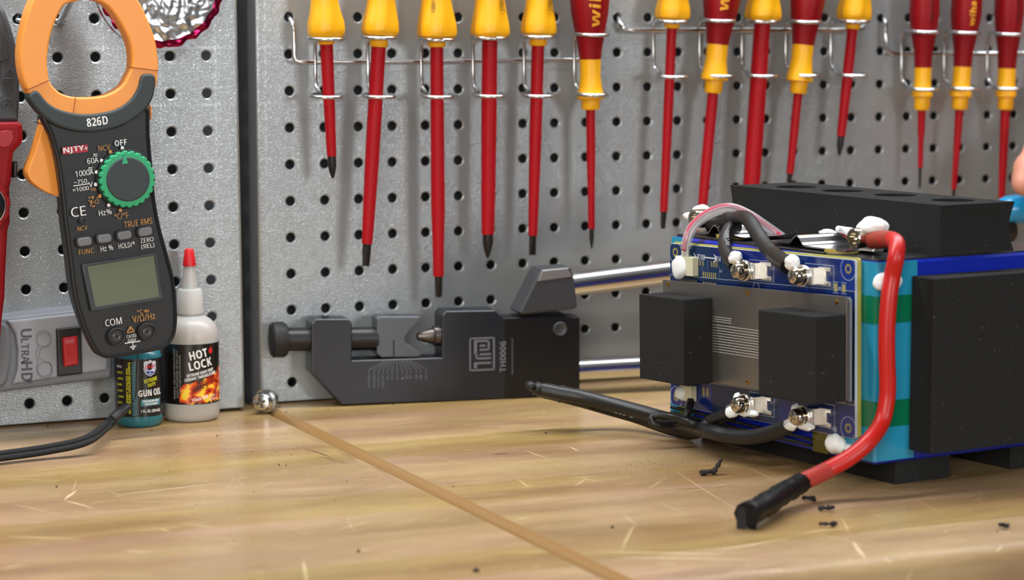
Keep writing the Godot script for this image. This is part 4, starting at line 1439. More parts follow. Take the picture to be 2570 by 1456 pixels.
	for q in [
		["826D", -159.82, 203.04, 90, 13.6, 5.4, 700, 0, 90.0],
		["OFF", -144.36, 189.34, 88, 7.8, 3.6, 700, 0, 88.0],
		["NCV", -154.98, 186.29, 88, 7.6, 3.4, 400, 1, 88.0],
		["60A", -162.57, 178.41, 88, 7.4, 3.5, 500, 0, 88.0],
		["=", -160.98, 181.64, 88, 2.6, 1.3, 400, 0, 88.0],
		["~", -160.96, 182.4, 88, 2.6, 0.7, 400, 0, 88.0],
		["1000A", -168.1, 170.75, 88, 11.6, 3.5, 500, 0, 88.0],
		["=", -164.21, 173.17, 88, 2.6, 1.3, 400, 0, 88.0],
		["~", -164.2, 173.92, 88, 2.6, 0.7, 400, 0, 88.0],
		["~750", -170.76, 165.29, 88, 8.4, 2.6, 500, 0, 88.0],
		["=1000", -170.59, 160.64, 88, 10.4, 2.6, 500, 0, 88.0],
		["V", -164.14, 163.35, 88, 2.8, 3.2, 500, 0, 88.0],
		["Hz", -162.41, 160.28, 88, 3.4, 2.1, 400, 1, 88.0],
		["Hz%", -155.23, 145.41, 88, 8.2, 3.5, 400, 0, 88.0],
		["°C/°F", -144.67, 142.78, 88, 9.0, 3.6, 400, 1, 88.0],
		["TRUE RMS", -133.82, 138.08, 88, 18.4, 3.8, 500, 1, 88.0],
		["CE", -172.41, 146.47, 88, 9.4, 6.0, 500, 0, 88.0],
		["NCV", -170.06, 135.8, 88, 6.4, 2.7, 400, 1, 88.0],
		["FUNC", -167.78, 121.04, 88, 9.6, 3.2, 400, 1, 88.0],
		["Hz %", -154.62, 122.56, 88, 8.0, 3.4, 400, 0, 88.0],
		["HOLD/*", -141.62, 124.09, 88, 10.8, 3.4, 500, 0, 88.0],
		["ZERO", -128.25, 126.91, 88, 8.6, 2.9, 500, 0, 88.0],
		["(REL)", -127.8, 122.79, 88, 8.6, 3.4, 500, 0, 88.0],
		["COM", -151.08, 75.21, 88, 10.8, 4.3, 500, 0, 88.0],
		["V/Ω/Hz", -131.19, 77.01, 88, 15.0, 4.2, 400, 1, 88.0],
		["°C", -133.49, 80.73, 88, 4.0, 2.8, 400, 1, 88.0],
		["CATIII", -139.52, 65.48, 88, 6.4, 1.9, 400, 0, 88.0],
		["600V", -139.3, 62.77, 88, 5.4, 1.9, 400, 0, 88.0],
		["Ω", -160.5, 152.4, 88, 2.6, 2.6, 400, 1, 88.0],
	]: pr.call(q[0], q[1], q[2], q[4], q[5], gold if q[7] else white, q[6], q[8])
	var lines := new_st()
	var gl := new_st()
	for q in [[[-143.38, 186.04], 0], [[-151.17, 183.69], 1], [[-156.93, 178.28], 0], [[-160.41, 171.06], 0], [[-161.07, 163.27], 0], [[-158.38, 155.87], 1], [[-152.82, 149.89], 0], [[-145.38, 146.35], 1]]:
		slab(gl if q[1] else lines, disc2(Vector2(q[0][0], q[0][1]), 1.15, 20), 88.0, 88.14)
	for q in [[[-175.4, 162.66, -165.42, 163.89], 0.25, 0], [[-144.04, 60.97, -133.81, 61.95], 0.3, 0], [[-138.81, 61.2, -138.58, 58.87], 0.25, 0], [[-140.69, 58.47, -136.48, 59.01], 0.25, 0], [[-139.92, 57.66, -137.29, 58.02], 0.25, 0], [[-139.14, 56.84, -137.83, 57.02], 0.25, 0], [[-142.35, 67.82, -140.19, 71.82], 0.3, 1], [[-140.19, 71.82, -137.63, 68.34], 0.3, 1], [[-137.63, 68.34, -142.35, 67.82], 0.3, 1], [[-140.21, 70.53, -139.98, 69.24], 0.3, 1], [[-164.87, 152.03, -162.31, 152.2], 0.5, 1], [[-164.34, 153.27, -162.82, 151.97], 0.3, 1], [[-164.38, 151, -162.82, 152.22], 0.3, 1], [[-165.85, 154.58, -164.81, 155.56], 0.25, 1], [[-160.45, 155.43, -159.44, 154.39], 0.25, 1], [[-164.81, 155.56, -164.05, 154.78], 0.25, 1], [[-163.26, 156.02, -163.29, 154.25], 0.25, 1], [[-162.75, 156, -162.78, 154.24], 0.25, 1], [[-164.9, 150.52, -163.9, 149.48], 0.25, 1], [[-163.39, 148.95, -162.86, 149.95], 0.25, 1], [[-162.37, 148.92, -162.09, 150.18], 0.25, 1], [[-165.36, 153.56, -165.63, 152.56], 0.25, 1], [[-131.38, 81.14, -130.33, 81.21], 0.25, 1], [[-130.32, 82.11, -130.09, 80.04], 0.25, 1], [[-129.53, 82.07, -129.3, 80.13], 0.25, 1], [[-129.28, 81.29, -127.96, 81.35], 0.25, 1], [[-128.21, 82.26, -127.98, 80.19], 0.25, 1]]:
		var a := Vector2(q[0][0], q[0][1])
		var b := Vector2(q[0][2], q[0][3])
		var s: Vector2 = (b - a).normalized().orthogonal() * q[1]
		slab(gl if q[2] else lines, PackedVector2Array([a - s, b - s, b + s, a + s]), 88.0, 88.14)
	wpart("printed_lines", lines, white, t).set_meta("kind", "stuff")
	wpart("printed_lines", gl, gold, t).set_meta("kind", "stuff")
	st = new_st()
	slab(st, v2([-182.02, 187.12, -165.7, 188.78, -165.54, 184.01, -181.86, 182.61]), 88.0, 88.15)
	wpart("maker_plate", st, mat("maker_red", "a3182e", 0.45), t)
	wpart("lettering", letters("NJTY", 13.4, 4.0, turned(-174.69, 185.46, 88, tilt).translated(Vector3(0, 0, 0.15)), 700), white, t)
	wpart("lettering", letters("®", 2.0, 2.0, turned(-166.77, 186.29, 88, tilt).translated(Vector3(0, 0, 0.15)), 400), white, t)
	# wrist strap: thin cord from the foot of the body, slider and braided band
	st = new_st()
	tube(st, curve(v3([-129.33, 50.12, 66, -130.8, 43.92, 68, -132.35, 35.4, 72, -133.9, 26.92, 76, -135.87, 22.12, 78, -140.19, 18.8, 80]), 6), 0.45, 8)
	wpart("strap_cord", st, black, t)
	st = new_st()
	var s0 := v3([-140.18, 19.31, 80, -151.92, 11.89, 84])
	tube(st, [s0[0], s0[0].lerp(s0[1], 0.06), s0[0].lerp(s0[1], 0.94), s0[1]], [2.6, 3.6, 3.9, 3.2], 12, 0.8)
	wpart("strap_slider", st, mat("slider_black", "252527", 0.5), t)
	for k in 2:
		st = new_st()
		var path := curve(v3([-151.39, 12.37, 84, -158.3, 8.29, 88, -176.71, 9, 126.25, -188.64, 7, 133.31, -206.34, 5, 134.35, -226.67, 4, 137.04, -252.21, 4, 143.05, -285.33, 4, 142.39]), 6)
		var moved := []
		for p in path: moved.append(p + Vector3(0.4, -1.6 + 2.4 * k, 1.4 - 2.8 * k))
		tube(st, moved, 2.7, 10, 0.75)
		wpart("strap_band", st, mat("strap_black", "121213", 0.75, 0.0, {"uv1_triplanar": true, "uv1_scale": Vector3.ONE * 90.0, "heightmap_enabled": true, "heightmap_texture": height_texture(0.15, 1, 77, 256), "heightmap_scale": 0.03}), t)
	# the hook it hangs from
	var h := thing("peg_hook", "zinc peg hook carrying the orange clamp meter", "hook", Vector3(-165, 275, 10))
	st = new_st()
	tube(st, curve(v3([-185.45, 268.67, -8, -187.78, 268.65, 2, -190.22, 266.57, 10, -186.28, 266.32, 11, -173.16, 266.2, 11, -158.63, 266.08, 11]), 5), 1.4, 10)
	wpart("cross_wire", st, mats["chrome"], h)
	st = new_st()
	var hp := v3([-157.84, 264.5, -6, -160.86, 265.3, 4, -165.77, 267.62, 30, -169.1, 273.65, 56, -170.53, 277.59, 70, -173.55, 279.96, 84, -175.55, 282.35, 92])
	tube(st, curve(hp, 5), 2.4, 12)
	wpart("hook", st, mats["zinc"], h)


# ------------------------------------------------------------------ crimper
func crimper() -> void:
	var basis_ := Basis(Vector3(cos(0.14835), 0, sin(0.14835)), Vector3.UP, Vector3(-sin(0.14835), 0, cos(0.14835)))
	var t := thing("cable_crimper", "black steel cable lug crimper with chrome handles lying against the pegboard", "crimper", Vector3(26.14, 0, 28.98), "", basis_)
	var steel := mat("crimper_black", "", 0.34, 0.0, {"albedo_color": Color("191d25"), "metallic_specular": 0.55})
	var cast := mat("cast_grey", "3f4144", 0.5, 0.2)
	var die := mat("die_grey", "5b5e63", 0.42, 0.5)
	var st := new_st()
	slab(st, v2([-21.15, 58.86, -18.33, 61.81, 4.66, 61.03, 7.46, 57.87, 7.28, 31.97, 71.64, 31.44, 71.72, 61.27, 74.46, 64.27, 109.82, 63.66, 117.12, 57.76, 130.01, 57.61, 130.08, 0.08, 68.82, 0.48, 0.01, 0.98, -21.45, 24.48]), -22, 0, 1.0, false, Transform3D.IDENTITY, 1.0)
	lpart("body", st, steel, t)
	st = new_st()
	slab(st, v2([116.45, 57.82, 172.78, 56.77, 173.01, 2.58, 135.89, 1.02, 116.47, 0.72]), -24, 0.3, 0.3, false, Transform3D.IDENTITY, 1.0)
	lpart("rear_block", st, mat("block_black", "0e0f10", 0.36), t)
	# adjusting screw: knob, rod
	var ax := v2([-44.97, 47.09, -19.79, 46.17, 26.94, 45.31])
	st = new_st()
	lathe(st, [0.0, 0.0, 0.0, 10.5, 1.5, 12.2, 8.5, 12.4, 11.0, 11.0, 11.0, 0.0], 30, along(Vector3(ax[0].x - 3, ax[0].y, -10), Vector3.RIGHT))
	lpart("screw_knob", st, mat("knob_black", "1a1a1b", 0.6), t)
	st = new_st()
	tube(st, [Vector3(ax[0].x + 6, ax[0].y, -10), Vector3(ax[2].x, ax[2].y, -10)], 8.2, 24)
	lpart("screw_rod", st, mat("rod_black", "141415", 0.4), t)
	# moving die with a V mouth
	st = new_st()
	slab(st, v2([25.69, 60.23, 27.41, 61.57, 56.81, 60.58, 56.81, 58.33, 47.88, 49.38, 45.58, 45.53, 46.71, 42.12, 58.73, 34.35, 55.27, 31.95, 28.95, 32.68, 25.55, 35.62]), -20, -3, 0.8)
	lpart("die", st, die, t)
	st = new_st()
	var cut := v2([37.57, 44.98, 38.65, 32.31])
	cbox(st, Vector3(cut[0].x - 0.5, cut[1].y, -3.4), Vector3(cut[0].x + 0.6, cut[0].y, -2.85), 0.1)
	lpart("die_mark", st, mat("block_black"), t)
	# punch
	var pu := v2([74.16, 45.99, 54.81, 46.68])
	st = new_st()
	lathe(st, [0.0, 0.0, 0.0, 7.4, 6.5, 7.2, 7.0, 5.6, 9.5, 5.4, 18.0, 2.6, 18.5, 1.6, 18.5, 0.0], 30, along(Vector3(pu[0].x, pu[0].y, -9), Vector3.LEFT))
	lpart("punch", st, mat("punch_steel", "5f5a56", 0.32, 0.9), t)
	# cap screws
	st = new_st()
	var tp := v2([96.26, 63.8, 162.08, 47.58])
	lathe(st, [0.0, 0.0, 0.0, 8.0, 1.2, 8.0, 1.6, 7.4, 1.6, 0.0], 30, Transform3D(Basis.IDENTITY, Vector3(tp[0].x + 2, tp[0].y - 3.2, -11)))
	lpart("grub_screw", st, mat("block_black"), t)
	st = new_st()
	var cs := v2([158.02, 48.92])
	lathe(st, [0.0, 0.0, 0.0, 5.2, 1.4, 5.0, 1.8, 4.4, 1.2, 3.4, 1.2, 0.0], 30, Transform3D(Basis(Vector3.RIGHT, PI / 2), Vector3(cs[0].x, cs[0].y, 0.2)))
	lpart("pivot_bolt", st, cast, t)
	# handle head and tubes
	st = new_st()
	slab(st, v2([127.65, 61.94, 130, 59.88, 168.39, 62.59, 171.06, 64.21, 168.3, 86.23, 165.91, 92.27, 164.72, 92.87, 144.05, 91.75, 141.12, 87.87]), -24, 1, 3.0, false, Transform3D.IDENTITY, 3.0)
	var head := lpart("handle_head", st, cast, t)
	st = new_st()
	slab(st, v2([141.12, 83.44, 144.63, 90.98, 163.22, 92.16, 166.8, 86.09]), 0.6, 1.5, 0.4)
	lpart("bare_facet", st, mat("bare_metal", "a3a29f", 0.4, 0.7), head, "bare worn metal facet")
	st = new_st()
	slab(st, v2([126.48, 58.34, 163.1, 59.1, 164.59, 56.48, 126.49, 56.92]), -20, -3, 0.5)
	lpart("handle_link", st, mat("block_black"), t)
	for k in 2:
		var a: PackedVector2Array = [v2([170.92, 79.12, 247.04, 86.11]), v2([175.08, 17, 222, 15.99])][k]
		var d := (a[1] - a[0]).normalized() if k == 0 else Vector2(1.0, 0.012).normalized()
		var p0 := Vector3(a[0].x, a[0].y, -10)
		var dd := Vector3(d.x, d.y, 0)
		st = new_st()
		tube(st, [p0 - dd * 8.0, p0 + dd * 330.0], 8.5, 32)
		var h := lpart("handle_tube", st, mats["chrome"], t)
		st = new_st()
		tube(st, [p0 + dd * 230.0, p0 + dd * 232.0, p0 + dd * 345.0, p0 + dd * 348.0], [9.5, 11.5, 11.5, 9.5], 28)
		lpart("handle_grip", st, mats["black_rubber"], h)
	# print: size scale fanning out under the slot, emblem, type
	var grey := mat("crimper_print", "6d7078", 0.5)
	st = new_st()
	var tops := v2([29.95, 30.81, 31.66, 30.74, 33.37, 30.68, 34.79, 30.62, 36.22, 30.57, 37.64, 30.51, 39.07, 30.46, 40.5, 30.4, 41.93, 30.62, 43.35, 30.57, 44.78, 30.51, 46.5, 30.45, 48.22, 30.66])
	var lows := v2([19.12, 24.8, 22.81, 24.65, 25.94, 24.53, 29.06, 24.4, 32.48, 24.26, 35.62, 24.42, 39.33, 24.27, 43.04, 24.12, 46.19, 24.28, 48.76, 24.17, 53.06, 24, 56.22, 23.88, 59.95, 24.01])
	var sizes := ["MCM 500", "MCM 350", "250 kc", "4/0 AWG", "3/0", "2/0", "1/0", "1", "2", "4", "6", "8", "10"]
	for i in 13:
		var drop := 3.0
		for e in [[tops[i], lows[i]], [lows[i], lows[i] - Vector2(0, drop)]]:
			var s: Vector2 = (e[1] - e[0]).normalized().orthogonal() * 0.16
			slab(st, PackedVector2Array([e[0] - s, e[1] - s, e[1] + s, e[0] + s]), 0, 0.1)
		var long: float = 8.5 if i < 4 else 3.2
		lpart("lettering", letters(sizes[i], long, 1.6, turned(lows[i].x, lows[i].y - drop - 0.8 - long / 2, 0, -90), 500), grey, t)
	lpart("size_scale", st, grey, t)
	st = new_st()
	var em := v2([91.48, 44.81, 110.11, 43.28, 109.52, 18.9, 91.45, 21.05])
	var e0 := em[3]
	var sz := Vector2(em[1].x - em[0].x, em[0].y - em[3].y)
	var bars := [[0, 0, 1, 0.05], [0, 0.95, 1, 1], [0, 0, 0.06, 1], [0.93, 0, 1, 1], [0.18, 0.08, 0.30, 0.20], [0.18, 0.20, 0.85, 0.26], [0.24, 0.34, 0.85, 0.40], [0.24, 0.34, 0.32, 0.56], [0.18, 0.50, 0.30, 0.92], [0.30, 0.86, 0.80, 0.92], [0.40, 0.60, 0.80, 0.66], [0.72, 0.60, 0.80, 0.92], [0.40, 0.72, 0.64, 0.78], [0.40, 0.46, 0.85, 0.52]]
	for b in bars:
		slab(st, PackedVector2Array([e0 + Vector2(b[0], b[1]) * sz, e0 + Vector2(b[2], b[1]) * sz, e0 + Vector2(b[2], b[3]) * sz, e0 + Vector2(b[0], b[3]) * sz]), 0, 0.1)
	lpart("emblem", st, grey, t)
	var tx := v2([115.96, 30.58, 122.7, 30.32, 112.45, 31.28])
	lpart("lettering", letters("TH0006", 22.0, 4.6, turned(tx[0].x, tx[0].y, 0.3, 90), 700), grey, t)
	lpart("lettering", letters("www.temcoindustrial.com", 26.0, 1.6, turned(tx[1].x, tx[1].y, 0.3, 90), 500), grey, t)


func bolt() -> void:
	var at := Vector3(-29, 7.0, 25)
	var t := thing("machine_screw", "bright cross head screw with washers standing at the end of the bench seam", "screw", at - Vector3(0, 8.2, 0))
	var axis := Vector3(-0.62, 0.02, 0.78).normalized()
	var xf := along(at, axis).scaled_local(Vector3.ONE * 1.2)
	var st := new_st()
	lathe(st, [2.5, 0.0, 2.5, 5.6, 5.0, 5.6, 6.6, 4.6, 7.2, 2.6, 7.2, 0.0], 30, xf)
	wpart("head", st, mats["zinc"], t)
	st = new_st()
	for k in 4: cbox(st, Vector3(0.5, 6.6, -0.65), Vector3(3.2, 7.32, 0.65), 0.2, xf * Transform3D(Basis(Vector3.UP, PI / 2 * k + 0.4), Vector3.ZERO))
	wpart("cross_slot", st, mat("slot_dark", "3a3a38", 0.6), t)
	st = new_st()
	lathe(st, [-1.2, 0.0, -1.2, 6.6, -0.2, 6.6, -0.2, 4.6, 0.6, 4.6, 0.6, 6.2, 1.6, 6.2, 1.6, 3.6, 2.6, 3.6, 2.6, 0.0], 30, xf)
	wpart("washer", st, mats["chrome"], t)
	st = new_st()
	slab(st, disc2(Vector2.ZERO, 6.4, 6), -6.5, -2.0, 0.6, false, xf * Transform3D(Basis(Vector3.RIGHT, -PI / 2), Vector3.ZERO))
	wpart("hex_nut", st, mats["zinc"], t)
	st = new_st()
	tube(st, [xf * Vector3(0, -16, 0), xf * Vector3(0, 2, 0)], 2.9, 20)
	wpart("thread", st, mats["zinc"], t)


# ------------------------------------------------------------------ battery pack
func board_texture() -> ImageTexture:
	var s := 6.0
	var w := int(180 * s)
	var h := int(103 * s)
	var im := Image.create(w, h, false, Image.FORMAT_RGB8)
	im.fill(Color("0f2550"))
	# copper pours under the mask, lighter and darker blues
	for r in [[-90, 51, 40, 14, "122c6c"], [-90, 51, -48, 30, "123866"], [40, 51, 90, 24, "14307a"], [-40, 52, 30, 44, "122882"], [-90, -30, -46, -51, "1a3280"], [-46, -30, 20, -51, "122e56"], [-10, -30, 60, -40, "163860"], [20, -33, 90, -51, "1d3272"], [-50, 46, -10, 30, "10335f"], [76, 51, 90, 34, "153a98"], [76, -38, 90, -51, "22388a"]]:
		im.fill_rect(Rect2i(int((r[0] + 90) * s), int((51.5 - r[1]) * s), int((r[2] - r[0]) * s), int((r[1] - r[3]) * s)), Color(r[4]))
	var ink := Color("cdd3dc")
	var gold := Color("b8a35c")
	var px := func(x: float, y: float) -> Vector2: return Vector2((x + 90.0) * s, (51.5 - y) * s)
	var line := func(a: Vector2, b: Vector2, c: Color, half: float) -> void:
		var n := int(a.distance_to(b) * s) + 1
		for i in n + 1:
			var p: Vector2 = px.call(lerpf(a.x, b.x, float(i) / n), lerpf(a.y, b.y, float(i) / n))
			im.fill_rect(Rect2i(int(p.x - half), int(p.y - half), maxi(1, int(half * 2)), maxi(1, int(half * 2))), c)
	var ring := func(x: float, y: float, r: float, c: Color, half: float) -> void:
		for i in 240: line.call(Vector2(x, y) + Vector2.from_angle(TAU * i / 240) * r, Vector2(x, y) + Vector2.from_angle(TAU * (i + 1) / 240) * r, c, half)
	for q in [[-84, 46], [84, 46], [84, -46], [-84, -46]]:
		ring.call(q[0], q[1], 6.6, ink, 1.2)
		for k in 6: ring.call(q[0], q[1], 1.8 + 0.16 * k, gold, 1.2)
	ring.call(72.0, -48.0, 1.6, ink, 1.2)
	ring.call(72.0, -48.0, 0.7, ink, 1.6)
	ring.call(-73.0, -49.0, 1.4, ink, 1.0)
	ring.call(-1.5, 29.41, 3.0, ink, 1.0)
	# outline round the heat plate
	for e in [[-90, 31.5, 90, 33.5], [90, 33.5, 89.5, -32], [89.5, -32, -90, -34]]: line.call(Vector2(e[0], e[1]), Vector2(e[2], e[3]), ink, 1.0)
	# terminal outlines
	for q in [[-8, 46, 15.5, 34], [45, 47, 71, 34.5], [-8, -34.5, 15.5, -47.5], [45, -34, 71.5, -48]]:
		for e in [[q[0], q[1], q[2], q[1]], [q[2], q[1], q[2], q[3]], [q[2], q[3], q[0], q[3]]]: line.call(Vector2(e[0], e[1]), Vector2(e[2], e[3]), ink, 1.0)
	# rows of pads
	for q in [[-70.69, 33.89, 9, 1.2, 3.4], [-48.24, 33.84, 7, 1.2, 3.6], [-60.58, 40.77, 4, 1.1, 3.6], [-43.27, 40.83, 4, 1.1, 3.6], [-54.77, 40.87, 1, 1.1, 3.2], [-53.01, -39.75, 2, 2.2, 5.6]]:
		for k in int(q[2]):
			var x: float = q[0] + (k - (q[2] - 1) / 2.0) * q[3] * 1.75
			var p: Vector2 = px.call(x - q[3] / 2, q[1] + q[4] / 2)
			im.fill_rect(Rect2i(p, Vector2i(int(q[3] * s), int(q[4] * s))), gold)
			if q[2] > 5:
				p = px.call(x - q[3] / 2, q[1] - q[4] / 2 - 0.8)
				im.fill_rect(Rect2i(p, Vector2i(int(q[3] * s), int(1.6 * s))), Color("0c1830"))
				p = px.call(x - q[3] / 2, q[1] - q[4] / 2 - 2.6)
				im.fill_rect(Rect2i(p, Vector2i(int(q[3] * s), int(1.4 * s))), gold)
	for q in [[-55.99, 43.03, -55.25, 33.64], [-50.22, 42.63, -49.86, 36.46], [-37.98, 40.17, -38.04, 32.78], [-58.89, 42.86, -58.98, 33.89], [-56.34, -40.86, -48.47, -40.51], [-56.29, -35.08, -56.37, -43.87], [-48.83, -35.06, -48.91, -43.81], [-56.37, -43.87, -52.62, -42.46], [-52.62, -42.46, -48.91, -43.81]]:
		line.call(Vector2(q[0], q[1]), Vector2(q[2], q[3]), ink, 0.9)
	# small part marked D1
	for q in [[72.93, 34.57], [80.01, 34.6]]:
		var p: Vector2 = px.call(q[0] - 1.6, q[1] + 2.4)
		im.fill_rect(Rect2i(p, Vector2i(int(3.2 * s), int(4.8 * s))), Color("c2b67a"))
		line.call(Vector2(q[0] - 2.3, q[1] + 3.1), Vector2(q[0] + 2.3, q[1] + 3.1), ink, 1.0)
		line.call(Vector2(q[0] - 2.3, q[1] - 3.1), Vector2(q[0] + 2.3, q[1] - 3.1), ink, 1.0)
	im.generate_mipmaps()
	return ImageTexture.create_from_image(im)


# socket head bolt pointing along -b (local -z), at p
func socket_bolt(parent: Node3D, p: Vector3) -> void:
	var xf := along(p, Vector3(0, 0, -1))
	var st := new_st()
	lathe(st, [-6.0, 0.0, -6.0, 2.6, 0.0, 2.6, 0.0, 6.0, 7.0, 6.0, 7.6, 5.4, 7.6, 3.8, 3.4, 3.3, 3.4, 0.0], 36, xf, func(r, y, a): return r * (1.0 + (0.02 * sin(18.0 * a) if r > 5.8 and y > 0.5 and y < 6.8 else 0.0)))
	lpart("terminal_bolt", st, mats["nickel"], parent)
	st = new_st()
	lathe(st, [-2.6, 0.0, -2.6, 6.0, -1.6, 6.0, -1.6, 4.6, -1.0, 4.6, -1.0, 5.6, 0.0, 5.6, 0.0, 0.0], 32, xf)
	lpart("bolt_washer", st, mats["chrome"], parent)


# terminal on the board: tin bracket with forked foot, screw with washers, lug and paste; x, y in the board's frame
func board_terminal(board: Node3D, x: float, y: float, flip: float, seed_: int, barrel: Vector3) -> void:
	var st := new_st()
	# foot lying on the board, forked at its right end
	slab(st, PackedVector2Array([Vector2(x + 7, y - 5.4), Vector2(x + 17, y - 5.4), Vector2(x + 17, y - 3.0), Vector2(x + 13.4, y - 3.0), Vector2(x + 13.4, y + 3.0), Vector2(x + 17, y + 3.0), Vector2(x + 17, y + 5.4), Vector2(x + 7, y + 5.4)]), 1.5, 2.9, 0.25)
	cbox(st, Vector3(x + 6.0, y - 5.0, 1.5), Vector3(x + 7.4, y + 5.0, 8.2), 0.25)
	cbox(st, Vector3(x - 6.0, y - 5.0, 7.0), Vector3(x + 7.4, y + 5.0, 8.2), 0.25)
	cbox(st, Vector3(x - 6.0, y - 5.0, 1.5), Vector3(x - 4.8, y + 5.0, 8.2), 0.25)
	lpart("terminal_bracket", st, mats["tin"], board)
	var xf := along(Vector3(x, y, 8.2), Vector3(0.0, 0, 1))
	st = new_st()
	lathe(st, [2.0, 0.0, 2.0, 5.8, 2.9, 5.8, 2.9, 4.6, 3.4, 4.6, 3.4, 5.4, 4.4, 5.4, 4.6, 4.4, 5.2, 4.4, 5.4, 4.9, 7.6, 4.8, 8.8, 3.9, 9.3, 2.0, 9.3, 0.0], 36, xf)
	lpart("terminal_screw", st, mats["nickel"], board)
	st = new_st()
	for k in 4: cbox(st, Vector3(0.3, 8.5, -0.5), Vector3(2.9, 9.36, 0.5), 0.15, xf * Transform3D(Basis(Vector3.UP, PI / 2 * k + 0.3 * seed_), Vector3.ZERO))
	lpart("cross_slot", st, mat("slot_dark", "3a3a38", 0.6), board)
	# lug: flat ring under the screw and a round barrel taking the cable
	st = new_st()
	slab(st, disc2(Vector2(x, y), 6.4, 26), 8.2, 10.2, 0.3)
	var d := barrel.normalized()
	tube(st, [Vector3(x, y, 9.6) + d * 3.0, Vector3(x, y, 9.8) + d * 6.0, Vector3(x, y, 10.0) + d * 12.0], [3.0, 3.6, 3.8], 18)
	lpart("cable_lug", st, mats["tin"], board)
	st = new_st()
	blob(st, Vector3(x, y, 10.5) + d * 8.0 + Vector3(0, 1.5 * flip, 0.8), Vector3(4.8, 4.2, 3.6), seed_, 0.35)
	if flip < 0.0:
		blob(st, Vector3(x + 2.0, y - 5.5, 9.0), Vector3(7.5, 2.4, 3.0), seed_ + 9, 0.6)
		blob(st, Vector3(x - 6.0, y + 3.0, 10.0), Vector3(2.6, 3.4, 2.6), seed_ + 4, 0.3)
	lpart("white_paste", st, mats["white_paste"], board)


func cable_text(parent: Node3D, text: String, a: Vector3, b: Vector3, eye: Vector3, r: float, w: float, h: float) -> void:
	var x := (b - a).normalized()
	var mid := (a + b) * 0.5
	var z := (eye - mid).normalized()
	z = (z - x * z.dot(x)).normalized()
	lpart("lettering", letters(text, w, h, Transform3D(Basis(x, z.cross(x), z), mid + z * (r - 0.15)), 500), mat("cable_print", "9a9a98", 0.6), parent)


